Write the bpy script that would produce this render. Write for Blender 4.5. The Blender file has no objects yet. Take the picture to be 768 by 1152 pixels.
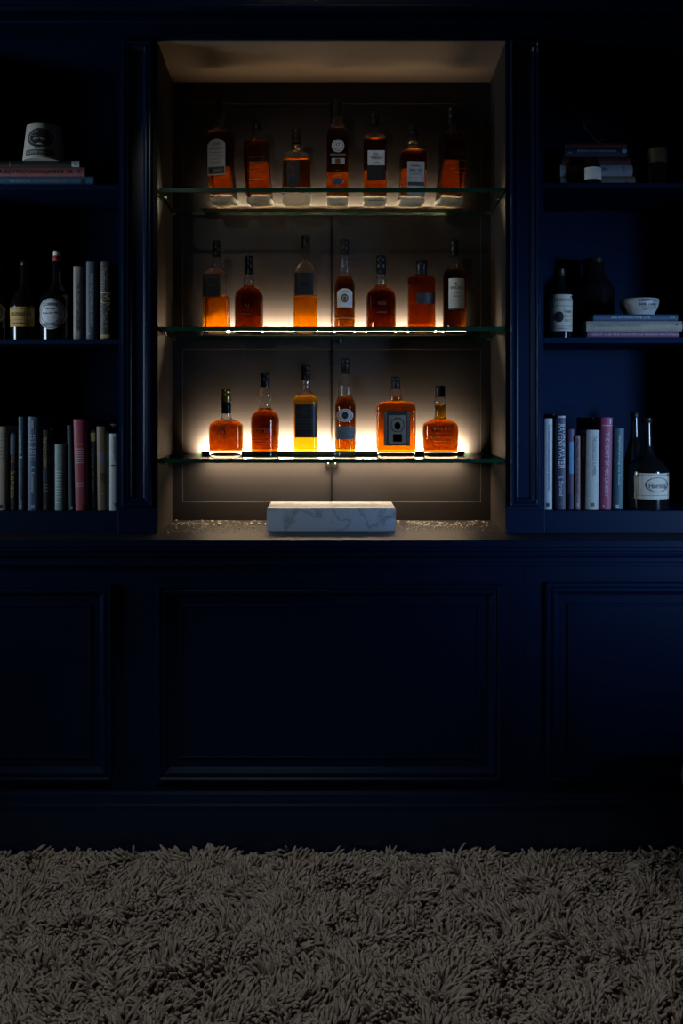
import bpy, bmesh, math, random
import numpy as np
from mathutils import Vector, Matrix
random.seed(7)
PI = math.pi
sc = bpy.context.scene
COL = sc.collection

# ------------------------------------------------------------------ scale of the place
S = 0.0028          # metres per photo pixel on the bookcase front (y = 0)
D = 2.7             # camera to bookcase front
CX, CY = 373.0, 461.0
HC = 1.335          # eye height
def X(px, y=0.0): return (px - CX) * S * (D + y) / D
def Z(py, y=0.0): return HC + (CY - py) * S * (D + y) / D
def L(n, y=0.0): return n * S * (D + y) / D

# ------------------------------------------------------------------ materials
def mat(name, col, rough=0.5, metal=0.0, var=0.12, nscale=40.0, bump=0.0, bscale=200.0, spec=0.5, coat=0.0, sheen=0.0):
    m = bpy.data.materials.new(name); m.use_nodes = True
    nt = m.node_tree; b = nt.nodes['Principled BSDF']
    b.inputs['Roughness'].default_value = rough
    b.inputs['Metallic'].default_value = metal
    b.inputs['Specular IOR Level'].default_value = spec
    if coat: b.inputs['Coat Weight'].default_value = coat
    if sheen: b.inputs['Sheen Weight'].default_value = sheen
    tc = nt.nodes.new('ShaderNodeTexCoord')
    n = nt.nodes.new('ShaderNodeTexNoise'); n.inputs['Scale'].default_value = nscale; n.inputs['Detail'].default_value = 3
    nt.links.new(tc.outputs['Object'], n.inputs['Vector'])
    r = nt.nodes.new('ShaderNodeValToRGB')
    r.color_ramp.elements[0].position = 0.3; r.color_ramp.elements[1].position = 0.7
    r.color_ramp.elements[0].color = tuple(c * (1 - var) for c in col) + (1,)
    r.color_ramp.elements[1].color = tuple(min(1, c * (1 + var)) for c in col) + (1,)
    nt.links.new(n.outputs['Fac'], r.inputs['Fac'])
    nt.links.new(r.outputs['Color'], b.inputs['Base Color'])
    if bump:
        n2 = nt.nodes.new('ShaderNodeTexNoise'); n2.inputs['Scale'].default_value = bscale
        nt.links.new(tc.outputs['Object'], n2.inputs['Vector'])
        bp = nt.nodes.new('ShaderNodeBump'); bp.inputs['Strength'].default_value = bump; bp.inputs['Distance'].default_value = 0.002
        nt.links.new(n2.outputs['Fac'], bp.inputs['Height']); nt.links.new(bp.outputs['Normal'], b.inputs['Normal'])
    return m
_mc = {}
def cmat(kind, col, **k):
    key = (kind, tuple(round(c, 3) for c in col), tuple(sorted(k.items())))
    if key not in _mc: _mc[key] = mat(kind, col, **k)
    return _mc[key]

def glass_mat(name, ior, col=(1, 1, 1), rough=0.0, sigma=None):
    m = bpy.data.materials.new(name); m.use_nodes = True
    nt = m.node_tree; nt.nodes.clear()
    o = nt.nodes.new('ShaderNodeOutputMaterial')
    g = nt.nodes.new('ShaderNodeBsdfGlass'); g.inputs['IOR'].default_value = ior
    g.inputs['Color'].default_value = tuple(col) + (1,); g.inputs['Roughness'].default_value = rough
    nt.links.new(g.outputs[0], o.inputs['Surface'])
    if sigma:
        d = max(sigma); a = nt.nodes.new('ShaderNodeVolumeAbsorption')
        a.inputs['Density'].default_value = d
        a.inputs['Color'].default_value = tuple(1 - s / d for s in sigma) + (1,)
        nt.links.new(a.outputs[0], o.inputs['Volume'])
    return m

def emit_mat(name, col, st):
    m = bpy.data.materials.new(name); m.use_nodes = True
    nt = m.node_tree; nt.nodes.clear()
    o = nt.nodes.new('ShaderNodeOutputMaterial'); e = nt.nodes.new('ShaderNodeEmission')
    e.inputs['Color'].default_value = tuple(col) + (1,); e.inputs['Strength'].default_value = st
    nt.links.new(e.outputs[0], o.inputs['Surface']); return m

NAVY = mat('navy_paint', (0.0016, 0.0100, 0.036), rough=0.38, var=0.05, nscale=6, bump=0.03, bscale=90, spec=.14)
NAVYGLOSS = mat('navy_gloss_paint', (0.0016, 0.0100, 0.036), rough=0.24, var=0.05, nscale=6, spec=.6)
NAVYIN = mat('navy_paint_inside', (0.0014, 0.0105, 0.038), rough=0.6, var=0.05, nscale=6, spec=.06)
BACKP = mat('charcoal_lacquer', (0.027, 0.025, 0.0255), rough=0.45, spec=.25, var=0.06, nscale=8, bump=0.02, bscale=60)
JAMB = mat('taupe_lacquer', (0.036, 0.030, 0.026), rough=0.6, spec=.15, var=0.06, nscale=8)
BLACKM = mat('black_metal', (0.012, 0.012, 0.013), rough=0.35, var=0.1)
CAPBLK = mat('black_cap', (0.009, 0.008, 0.008), rough=0.36, var=0.1, spec=.3)
CAPBRN = mat('dark_brown_cap', (0.035, 0.016, 0.010), rough=0.35, var=0.15)
GOLD = mat('brass_foil', (0.55, 0.36, 0.13), rough=0.3, metal=1.0, var=0.1)
LATCHM = mat('blackened_steel', (0.004, 0.004, 0.004), rough=0.8, var=0.1, spec=.05)
BRONZE = mat('dark_bronze', (0.06, 0.045, 0.035), rough=0.5, var=0.08)
ALU = mat('aluminium', (0.25, 0.24, 0.23), rough=0.4, metal=1.0, var=0.05)
STEEL = mat('steel', (0.6, 0.6, 0.62), rough=0.25, metal=1.0, var=0.05)
PAPER = mat('book_pages', (0.48, 0.42, 0.32), rough=0.9, var=0.2, nscale=120)
INK = mat('black_ink', (0.012, 0.011, 0.011), rough=0.6, var=0.05)
PALEINK = mat('pale_ink', (0.55, 0.55, 0.55), rough=0.6, var=0.05)
GOLDINK = mat('gold_ink', (0.45, 0.33, 0.12), rough=0.4, var=0.1)
DARKGLASS = mat('dark_bottle_glass', (0.006, 0.006, 0.007), rough=0.10, var=0.05, spec=0.6)
EMIT = emit_mat('warm_led', (1.0, 0.72, 0.42), 3.0)

CLEAR = glass_mat('clear_glass', 1.5)
BASEG = glass_mat('thick_base_glass', 1.5, rough=0.35)
DARKLIQ = (14, 46, 150)
LIQ = {
  'deep': glass_mat('deep_red_spirit', 0.907, sigma=(17, 46, 170)),
  'dark': glass_mat('mahogany_spirit', 0.907, sigma=(30, 58, 240)),
  'amber': glass_mat('amber_spirit', 0.907, sigma=(12, 38, 170)),
  'orange': glass_mat('orange_spirit', 0.907, sigma=(0.3, 21, 150)),
  'honey': glass_mat('honey_spirit', 0.907, sigma=(1.0, 15, 85)),
}
def shelf_glass():
    m = bpy.data.materials.new('shelf_glass'); m.use_nodes = True
    nt = m.node_tree; nt.nodes.clear()
    o = nt.nodes.new('ShaderNodeOutputMaterial'); mx = nt.nodes.new('ShaderNodeMixShader')
    t = nt.nodes.new('ShaderNodeBsdfTransparent'); t.inputs['Color'].default_value = (0.93, 0.97, 0.94, 1)
    g = nt.nodes.new('ShaderNodeBsdfGlossy'); g.inputs['Roughness'].default_value = 0.02
    f = nt.nodes.new('ShaderNodeFresnel'); f.inputs['IOR'].default_value = 1.45
    ge = nt.nodes.new('ShaderNodeNewGeometry'); iv = nt.nodes.new('ShaderNodeMath'); iv.operation = 'SUBTRACT'; iv.inputs[0].default_value = 1.0
    nt.links.new(ge.outputs['Backfacing'], iv.inputs[1]); mu = nt.nodes.new('ShaderNodeMath'); mu.operation = 'MULTIPLY'
    nt.links.new(f.outputs[0], mu.inputs[0]); nt.links.new(iv.outputs[0], mu.inputs[1])
    m3 = nt.nodes.new('ShaderNodeMath'); m3.operation = 'MULTIPLY'; m3.inputs[1].default_value = 0.4; nt.links.new(mu.outputs[0], m3.inputs[0])
    nt.links.new(m3.outputs[0], mx.inputs[0]); nt.links.new(t.outputs[0], mx.inputs[1]); nt.links.new(g.outputs[0], mx.inputs[2])
    nt.links.new(mx.outputs[0], o.inputs['Surface']); return m
SHELFG = shelf_glass()
EDGEG = mat('green_glass_edge', (0.006, 0.042, 0.022), rough=0.12, var=0.15, spec=0.6)

def marble_mat():
    m = bpy.data.materials.new('white_marble'); m.use_nodes = True
    nt = m.node_tree; b = nt.nodes['Principled BSDF']; b.inputs['Roughness'].default_value = 0.35
    tc = nt.nodes.new('ShaderNodeTexCoord')
    n0 = nt.nodes.new('ShaderNodeTexNoise'); n0.inputs['Scale'].default_value = 9; n0.inputs['Detail'].default_value = 6
    nt.links.new(tc.outputs['Object'], n0.inputs['Vector'])
    mixv = nt.nodes.new('ShaderNodeVectorMath'); mixv.operation = 'MULTIPLY_ADD'
    mixv.inputs[1].default_value = (0.16, 0.16, 0.16)
    nt.links.new(n0.outputs['Color'], mixv.inputs[0]); nt.links.new(tc.outputs['Object'], mixv.inputs[2])
    mp = nt.nodes.new('ShaderNodeMapping'); mp.inputs['Rotation'].default_value = (0.2, 0.9, 0.3)
    nt.links.new(mixv.outputs[0], mp.inputs['Vector'])
    n = nt.nodes.new('ShaderNodeTexNoise'); n.inputs['Scale'].default_value = 8; n.inputs['Detail'].default_value = 4
    nt.links.new(mp.outputs[0], n.inputs['Vector'])
    a = nt.nodes.new('ShaderNodeMath'); a.operation = 'SUBTRACT'; a.inputs[1].default_value = 0.5
    nt.links.new(n.outputs['Fac'], a.inputs[0])
    ab = nt.nodes.new('ShaderNodeMath'); ab.operation = 'ABSOLUTE'; nt.links.new(a.outputs[0], ab.inputs[0])
    r = nt.nodes.new('ShaderNodeValToRGB'); e = r.color_ramp.elements
    e[0].position = 0.0; e[0].color = (0.27, 0.28, 0.30, 1); e[1].position = 0.05; e[1].color = (0.46, 0.49, 0.53, 1)
    k = e.new(0.014); k.color = (0.36, 0.38, 0.41, 1)
    nt.links.new(ab.outputs[0], r.inputs['Fac']); nt.links.new(r.outputs['Color'], b.inputs['Base Color'])
    return m
MARBLE = marble_mat()

def counter_mat():
    m = bpy.data.materials.new('flecked_dark_stone'); m.use_nodes = True
    nt = m.node_tree; b = nt.nodes['Principled BSDF']; b.inputs['Roughness'].default_value = 0.42
    tc = nt.nodes.new('ShaderNodeTexCoord')
    v = nt.nodes.new('ShaderNodeTexVoronoi'); v.inputs['Scale'].default_value = 150
    nt.links.new(tc.outputs['Object'], v.inputs['Vector'])
    n = nt.nodes.new('ShaderNodeTexNoise'); n.inputs['Scale'].default_value = 14; n.inputs['Detail'].default_value = 3
    nt.links.new(tc.outputs['Object'], n.inputs['Vector'])
    # fleck size varies with the noise: clusters of flecks, bare stone between
    mr = nt.nodes.new('ShaderNodeMapRange'); mr.inputs['From Min'].default_value = 0.44; mr.inputs['From Max'].default_value = 0.66
    mr.inputs['To Min'].default_value = 0.0; mr.inputs['To Max'].default_value = 0.16
    nt.links.new(n.outputs['Fac'], mr.inputs['Value'])
    lt = nt.nodes.new('ShaderNodeMath'); lt.operation = 'LESS_THAN'
    nt.links.new(v.outputs['Distance'], lt.inputs[0]); nt.links.new(mr.outputs[0], lt.inputs[1])
    mx = nt.nodes.new('ShaderNodeMix'); mx.data_type = 'RGBA'
    mx.inputs['A'].default_value = (0.013, 0.0125, 0.013, 1); mx.inputs['B'].default_value = (0.75, 0.68, 0.6, 1)
    nt.links.new(lt.outputs[0], mx.inputs['Factor']); nt.links.new(mx.outputs['Result'], b.inputs['Base Color'])
    return m
STONE = counter_mat()

# ------------------------------------------------------------------ object helpers
def link(o, parent=None):
    COL.objects.link(o)
    if parent is not None: o.parent = parent
    return o
def tag(o, label=None, cat=None, group=None, kind=None):
    if label: o['label'] = label
    if cat: o['category'] = cat
    if group: o['group'] = group
    if kind: o['kind'] = kind
    return o
def thing(name, label, cat, loc=(0, 0, 0), rz=0.0, group=None):
    o = bpy.data.objects.new(name, None); o.empty_display_size = 0.05
    o.location = loc; o.rotation_euler = (0, 0, rz)
    link(o); return tag(o, label, cat, group)

class MB:
    """collects vertices and faces for ONE mesh object"""
    def __init__(s): s.v = []; s.f = []; s.mi = []
    def add(s, vs, fs, mi=0):
        k = len(s.v); s.v += [tuple(p) for p in vs]
        for f in fs: s.f.append([i + k for i in f]); s.mi.append(mi)
        return s
    def box(s, x0, x1, y0, y1, z0, z1, bev=0.0, mi=0):
        bm = bmesh.new(); bmesh.ops.create_cube(bm, size=1.0)
        for v in bm.verts:
            v.co = ((x0 + x1) / 2 + v.co.x * (x1 - x0), (y0 + y1) / 2 + v.co.y * (y1 - y0), (z0 + z1) / 2 + v.co.z * (z1 - z0))
        if bev > 0: bmesh.ops.bevel(bm, geom=bm.edges[:], offset=bev, segments=2, affect='EDGES', profile=0.5)
        bm.verts.index_update()
        s.add([v.co.copy() for v in bm.verts], [[v.index for v in f.verts] for f in bm.faces], mi); bm.free(); return s
    def lathe(s, prof, n=40, cx=0, cy=0, cap=True, sx=1, sy=1):
        k = len(s.v)
        for z, r in prof:
            for i in range(n):
                a = 2 * PI * i / n; s.v.append((cx + r * sx * math.cos(a), cy + r * sy * math.sin(a), z))
        for j in range(len(prof) - 1):
            for i in range(n):
                i2 = (i + 1) % n
                s.f.append([k + j * n + i, k + j * n + i2, k + (j + 1) * n + i2, k + (j + 1) * n + i]); s.mi.append(0)
        if cap:
            s.f.append([k + i for i in range(n)][::-1]); s.mi.append(0)
            s.f.append([k + (len(prof) - 1) * n + i for i in range(n)]); s.mi.append(0)
        return s
    def tube(s, pts, rad, n=8):
        k = len(s.v); m = len(pts)
        for j, p in enumerate(pts):
            p = Vector(p); a = Vector(pts[max(0, j - 1)]); b = Vector(pts[min(m - 1, j + 1)])
            t = (b - a).normalized(); u = t.orthogonal().normalized(); w = t.cross(u)
            r = rad[j] if isinstance(rad, (list, tuple)) else rad
            for i in range(n):
                an = 2 * PI * i / n; s.v.append(tuple(p + u * r * math.cos(an) + w * r * math.sin(an)))
        for j in range(m - 1):
            for i in range(n):
                i2 = (i + 1) % n
                s.f.append([k + j * n + i, k + j * n + i2, k + (j + 1) * n + i2, k + (j + 1) * n + i]); s.mi.append(0)
        s.f.append([k + i for i in range(n)][::-1]); s.mi.append(0)
        s.f.append([k + (m - 1) * n + i for i in range(n)]); s.mi.append(0)
        return s
    def profx(s, prof, x0, x1):
        """closed (y,z) outline swept along x"""
        n = len(prof); k = len(s.v)
        for x in (x0, x1):
            for y, z in prof: s.v.append((x, y, z))
        for i in range(n):
            i2 = (i + 1) % n
            s.f.append([k + i, k + i2, k + n + i2, k + n + i]); s.mi.append(0)
        s.f.append([k + i for i in range(n)][::-1]); s.mi.append(0); s.f.append([k + n + i for i in range(n)]); s.mi.append(0)
        return s
    def frame(s, x0, x1, z0, z1, rings, y=0.0, fill=True):
        """nested rectangles (inset, depth) in an xz plane facing -y, mitred at the corners"""
        k = len(s.v)
        for ins, d in rings:
            s.v += [(x0 + ins, y + d, z0 + ins), (x1 - ins, y + d, z0 + ins), (x1 - ins, y + d, z1 - ins), (x0 + ins, y + d, z1 - ins)]
        for j in range(len(rings) - 1):
            for i in range(4):
                i2 = (i + 1) % 4; a = k + j * 4
                s.f.append([a + i, a + i2, a + 4 + i2, a + 4 + i]); s.mi.append(0)
        if fill:
            a = k + (len(rings) - 1) * 4; s.f.append([a, a + 1, a + 2, a + 3]); s.mi.append(0)
        return s
    def build(s, name, m, parent=None, smooth=None, fixn=True):
        me = bpy.data.meshes.new(name); me.from_pydata(s.v, [], s.f)
        ms = m if isinstance(m, (list, tuple)) else [m]
        for q in ms: me.materials.append(q)
        if len(ms) > 1: me.polygons.foreach_set('material_index', s.mi)
        if fixn:
            bm = bmesh.new(); bm.from_mesh(me); bmesh.ops.recalc_face_normals(bm, faces=bm.faces[:]); bm.to_mesh(me); bm.free()
        me.update()
        if smooth is not None:
            me.shade_smooth(); me.set_sharp_from_angle(angle=math.radians(smooth))
        return link(bpy.data.objects.new(name, me), parent)

# ------------------------------------------------------------------ lettering
_tc = {}
def text2d(s):
    """outline of a line of type: (verts, faces, width) with capitals one unit high"""
    if s in _tc: return _tc[s]
    c = bpy.data.curves.new('type', 'FONT'); c.body = s; c.resolution_u = 2; c.size = 1.0
    o = bpy.data.objects.new('type', c); COL.objects.link(o)
    bpy.context.view_layer.update()
    me = bpy.data.meshes.new_from_object(o.evaluated_get(bpy.context.evaluated_depsgraph_get()))
    vs = np.array([v.co[:2] for v in me.vertices]) if len(me.vertices) else np.zeros((1, 2))
    fs = [list(p.vertices) for p in me.polygons]
    vs[:, 0] -= vs[:, 0].min(); vs /= 0.69
    w = vs[:, 0].max() if len(vs) else 1
    bpy.data.objects.remove(o); bpy.data.curves.remove(c); bpy.data.meshes.remove(me)
    _tc[s] = (vs, fs, w); return _tc[s]
def flat_text(s, cx, cy, h, w=None, vertical=False):
    """2-D verts centred on (cx, cy); w stretches the line to a length; vertical reads downwards"""
    vs, fs, tw = text2d(s); v = vs.copy()
    v[:, 0] = (v[:, 0] - tw / 2) * (h if w is None else w / tw); v[:, 1] = (v[:, 1] - 0.5) * h
    if vertical: v = np.stack([v[:, 1], -v[:, 0]], 1)
    return v + np.array([cx, cy]), fs
def g_rect(x0, x1, y0, y1, nx=12, ny=6, top=None):
    """grid; top(u)->extra height factor for arched labels"""
    v = []; f = []
    for j in range(ny + 1):
        for i in range(nx + 1):
            u = i / nx; t = j / ny; yt = y1 if top is None else y1 - (y1 - y0) * top(u)
            v.append((x0 + (x1 - x0) * u, y0 + (yt - y0) * t))
    for j in range(ny):
        for i in range(nx):
            a = j * (nx + 1) + i; f.append([a, a + 1, a + nx + 2, a + nx + 1])
    return np.array(v), f
def g_disc(cx, cy, rx, ry, n=40, m=9, r0=0.0):
    v = []; f = []
    for j in range(m + 1):
        r = r0 + (1 - r0) * j / m
        for i in range(n):
            a = 2 * PI * i / n; v.append((cx + rx * r * math.cos(a), cy + ry * r * math.sin(a)))
    for j in range(m):
        for i in range(n):
            i2 = (i + 1) % n; f.append([j * n + i, j * n + i2, (j + 1) * n + i2, (j + 1) * n + i])
    return np.array(v), f
def sheet(v2, fs, surf, off, th=0.0004):
    """wraps a flat shape onto a front surface y = surf(x, z) as a thin solid"""
    n = len(v2); vs = []
    for o in (off, off - th):
        for x, z in v2: vs.append((x, surf(x, z) - o, z))
    cnt = {}
    for f in fs:
        for a, b in zip(f, f[1:] + f[:1]):
            cnt[(a, b)] = cnt.get((a, b), 0) + 1
    out = [list(f) for f in fs] + [[i + n for i in f][::-1] for f in fs]
    for (a, b) in cnt:
        if (b, a) not in cnt: out.append([b, a, a + n, b + n])
    return vs, out

# ------------------------------------------------------------------ bottles
def rrect(hx, hy, r, n=10):
    r = min(r, hx, hy); p = []
    for q, (sx, sy) in enumerate(((1, 1), (-1, 1), (-1, -1), (1, -1))):
        for i in range(n):
            a = (q + i / (n - 1)) * PI / 2
            p.append((sx * (hx - r) + r * math.cos(a), sy * (hy - r) + r * math.sin(a)))
    return p
def round_profile(secs, cut):
    """softens the corners of a list of (z, hx, hy, r, ox)"""
    P = [np.array(s, float) for s in secs]; out = [P[0]]
    for i in range(1, len(P) - 1):
        a, b, c = P[i - 1], P[i], P[i + 1]
        la = np.hypot(*(b - a)[:2]); lc = np.hypot(*(c - b)[:2])
        ka = min(0.45, cut / max(la, 1e-6)); kc = min(0.45, cut / max(lc, 1e-6))
        p = b + (a - b) * ka; q = b + (c - b) * kc
        for t in (0, 0.25, 0.5, 0.75, 1): out.append((1 - t) ** 2 * p + 2 * t * (1 - t) * b + t * t * q)
    out.append(P[-1]); return out
def loft_arrays(secs, flip=False):
    n = 40; vs = []; fs = []
    for z, hx, hy, r, ox in secs:
        for x, y in rrect(max(hx, 1e-4), max(hy, 1e-4), max(r, 5e-5)): vs.append((x + ox, y, z))
    for j in range(len(secs) - 1):
        for i in range(n):
            i2 = (i + 1) % n; fs.append([j * n + i, j * n + i2, (j + 1) * n + i2, (j + 1) * n + i])
    fs.append([i for i in range(n)][::-1]); k = (len(secs) - 1) * n; fs.append([k + i for i in range(n)])
    if flip: fs = [f[::-1] for f in fs]
    return vs, fs
def sec_at(secs, z):
    for a, b in zip(secs, secs[1:]):
        if a[0] <= z <= b[0] or (b is secs[-1] and z > b[0]):
            t = 0 if b[0] - a[0] < 1e-9 else (z - a[0]) / (b[0] - a[0]); t = min(1, max(0, t))
            return a + (b - a) * t
    return secs[0] if z < secs[0][0] else secs[-1]
def inset_secs(secs, z0, z1, ins):
    zs = [z0] + [s[0] for s in secs if z0 + 1e-4 < s[0] < z1 - 1e-4] + [z1]
    out = []
    for z in zs:
        s = np.array(sec_at(secs, z)); s[0] = z
        s[1] = max(s[1] - ins, 0.0012); s[2] = max(s[2] - ins, 0.0012); s[3] = max(min(s[3], s[1] + ins, s[2] + ins) - ins, 0.0008); out.append(s)
    # rounded bottom corner
    a = out[0].copy(); a[1] -= 0.002; a[2] -= 0.002; a[1] = max(a[1], .001); a[2] = max(a[2], .001); out[0] = out[0].copy(); out[0][0] += 0.0015
    return [a] + out

YB = 0.216            # bottles stand towards the back of the shelves
GB = 'row of spirit bottles on the %s glass shelf'
def bottle(label, group, cx, zs, body, liquid, fill, cap, base=7, depth=0.9, sq=None, rz=0.0, shear=0.0,
           labels=(), bands=(), capmat=None, wall=0.0022, name='whisky_bottle', cut=3.0, lit_base=False, head=True, backglow=None):
    """body: (photo row, half width px[, roundness 0..1]) from the top of the glass to its foot"""
    x0 = X(cx, YB)
    t = thing(name, label, 'bottle', (x0, YB, zs), math.radians(rz), group)
    f = L(1, YB)
    H = lambda py: Z(py, YB) - zs
    U = lambda px: (px - cx) * f
    secs = []
    zb_sh = H(212) if shear else 0
    for e in body:
        py, hw = e[0], e[1]; rn = e[2] if len(e) > 2 else (1.0 if sq is None else sq)
        hx = hw * f; dd = e[3] if len(e) > 3 else depth
        hy = hx * dd if rn < 1 or dd != 1 else hx
        z = max(0.0, H(py)) if py < 900 else 0.0
        secs.append([z, hx, hy, min(hx, hy) * rn, 0.0])
    secs.sort(key=lambda s: s[0])
    secs = round_profile(secs, cut * f)
    if shear:
        top = secs[-1][0] * 0.45
        # the foot of the bottle is splayed sideways
        extra = []
        for i, s in enumerate(secs):
            extra.append(s)
            if i + 1 < len(secs) and secs[i + 1][0] - s[0] > 0.05:
                for q in (0.2, 0.4, 0.6, 0.8): extra.append(s + (secs[i + 1] - s) * q)
        secs = extra
        for s in secs: s[4] = shear * f * max(0.0, 1 - s[0] / top)
    ztop = secs[-1][0]; zf = H(fill); bt = base * f
    def surf0(x, z):
        s = sec_at(secs, z); x = x - s[4]; hx, hy, r = s[1], s[2], min(s[3], s[1], s[2]); ax = abs(x)
        if ax <= hx - r: return -hy
        d = min(ax - (hx - r), r * 0.999); return -(hy - r) - math.sqrt(max(r * r - d * d, 0))
    bsecs = secs
    if lit_base:
        zc_ = bt * .62; lo = np.array(sec_at(secs, zc_)); lo[0] = zc_; bsecs = [lo] + [q for q in secs if q[0] > zc_ + 1e-4]
    m = MB(); v, fc = loft_arrays(bsecs); m.add(v, fc)
    if head and ztop - 0.002 - zf > 0.006:
        v, fc = loft_arrays(inset_secs(secs, zf + 0.0006, ztop - 0.002, wall), flip=True); m.add(v, fc)
    g = m.build('glass_body', CLEAR, t, smooth=50, fixn=False)
    lq = MB(); v, fc = loft_arrays(inset_secs(secs, bt, zf, wall)); lq.add(v, fc)
    lq.build('liquid', LIQ[liquid], t, smooth=50, fixn=False)
    if lit_base:
        b = MB(); zt = bt * 0.62; c0 = np.array(sec_at(secs, 0.0)); fs_ = []
        for z_, k_ in ((0.0, .90), (zt * .12, .97), (zt * .3, 1.0), (zt * .7, 1.0), (zt - .0004, .99)):
            q_ = np.array(sec_at(secs, z_)); q_[0] = z_; q_[1] *= k_; q_[2] *= k_; q_[3] *= k_; fs_.append(q_)
        v, fc = loft_arrays(fs_); b.add(v, fc)
        b.build('glass_foot', LITFOOT, t, smooth=50, fixn=False)
    if backglow:
        # translucent sheet added behind the liquid to catch the bar light and glow
        p0, p1, q0, q1 = backglow
        v2, f2 = g_rect(U(p0), U(p1), H(q1), H(q0))
        bs = lambda x, z: -surf0(x, z)
        vs_, fs2 = sheet(v2, f2, bs, -0.0012, 0.0001)
        q = MB(); q.add(vs_, fs2); q.build('glow_sheet', GLOWSHEET, t)
    # cap: (top row, bottom row, half width px at bottom, [half width top], centre offset px)
    ct, cb, cw = cap[0], cap[1], cap[2]; cw2 = cap[3] if len(cap) > 3 else cw
    z1, z2 = H(ct), H(cb); r1, r2 = cw * f, cw2 * f
    c = MB(); h = z1 - z2
    c.lathe([(z2 - 0.001, r1 * 0.9), (z2, r1), (z2 + h * 0.28, r1), (z2 + h * 0.3, r1 * 0.94), (z2 + h * 0.34, r1 * 0.94), (z2 + h * 0.36, r1),
             (z2 + h * 0.66, r2), (z2 + h * 0.68, r2 * 0.95), (z2 + h * 0.72, r2 * 0.95), (z2 + h * 0.74, r2), (z1 - r2 * 0.15, r2), (z1, r2 * 0.86), (z1, 0.0008)], 36, cap=True)
    c.build('cap', capmat or CAPBLK, t, smooth=45)
    for (by0, by1, bw, bm_) in bands:
        q = MB(); q.lathe([(H(by1), bw * f * 0.97), (H(by1) + 0.0008, bw * f), (H(by0) - 0.0008, bw * f), (H(by0), bw * f * 0.97)], 36, cap=True)
        q.build('neck_band', bm_, t, smooth=45)
    def surf(x, z):
        s = sec_at(secs, z); x = x - s[4]; hx, hy, r = s[1], s[2], min(s[3], s[1], s[2])
        ax = abs(x)
        if ax <= hx - r: return -hy
        d = min(ax - (hx - r), r * 0.999)
        return -(hy - r) - math.sqrt(max(r * r - d * d, 0))
    make_labels(t, labels, surf, U, H, f)
    return t
def make_labels(t, labels, surf, U, H, f, off=0.0009):
    for lb in labels:
        kind, box, m_, prints = lb[0], lb[1], lb[2], lb[3] if len(lb) > 3 else ()
        x0, x1, y0, y1 = U(box[0]), U(box[1]), H(box[3]), H(box[2])
        par = t
        if kind != 'none':
            if kind == 'rect': v, fs = g_rect(x0, x1, y0, y1)
            elif kind == 'arch': v, fs = g_rect(x0, x1, y0, y1, top=lambda u: 0.16 * (2 * u - 1) ** 2)
            elif kind == 'disc': v, fs = g_disc((x0 + x1) / 2, (y0 + y1) / 2, (x1 - x0) / 2, (y1 - y0) / 2)
            q = MB(); q.add(*sheet(v, fs, surf, off)); par = q.build('label', m_, t)
        byink = {}
        for p in prints:
            k = p[0]
            if k == 'text': v, fs = flat_text(p[2], U(p[3]), H(p[4]), p[5] * f, p[6] * f if len(p) > 6 else None)
            elif k == 'vtext': v, fs = flat_text(p[2], U(p[3]), H(p[4]), p[5] * f, p[6] * f if len(p) > 6 else None, True)
            elif k == 'rect': v, fs = g_rect(U(p[2]), U(p[3]), H(p[5]), H(p[4]), 10, 2)
            elif k == 'disc': v, fs = g_disc(U(p[2]), H(p[3]), p[4] * f, p[5] * f)
            elif k == 'ring': v, fs = g_disc(U(p[2]), H(p[3]), p[4] * f, p[5] * f, m=2, r0=p[6])
            byink.setdefault(p[1].name, (p[1], MB()))[1].add(*sheet(v, fs, surf, off + 0.0007, 0.0003))
        for nm, (im, mb) in byink.items():
            mb.build('lettering', im, par)

def lit_foot_mat():
    m = bpy.data.materials.new('painted_lit_foot'); m.use_nodes = True
    nt = m.node_tree; nt.nodes.clear()
    o = nt.nodes.new('ShaderNodeOutputMaterial'); mx = nt.nodes.new('ShaderNodeMixShader'); mx.inputs[0].default_value = 0.5
    t = nt.nodes.new('ShaderNodeBsdfTranslucent'); t.inputs['Color'].default_value = (0.9, 0.85, 0.78, 1)
    d = nt.nodes.new('ShaderNodeBsdfDiffuse'); d.inputs['Color'].default_value = (0.85, 0.8, 0.72, 1)
    tc = nt.nodes.new('ShaderNodeTexCoord'); n = nt.nodes.new('ShaderNodeTexNoise'); n.inputs['Scale'].default_value = 120
    nt.links.new(tc.outputs['Object'], n.inputs['Vector'])
    bp = nt.nodes.new('ShaderNodeBump'); bp.inputs['Strength'].default_value = 0.5; nt.links.new(n.outputs['Fac'], bp.inputs['Height'])
    nt.links.new(bp.outputs[0], d.inputs['Normal']); nt.links.new(bp.outputs[0], t.inputs['Normal'])
    nt.links.new(t.outputs[0], mx.inputs[1]); nt.links.new(d.outputs[0], mx.inputs[2])
    nt.links.new(mx.outputs[0], o.inputs['Surface']); return m
LITFOOT = lit_foot_mat()  # cream translucent tone stands in for light gathered in the clear base
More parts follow.
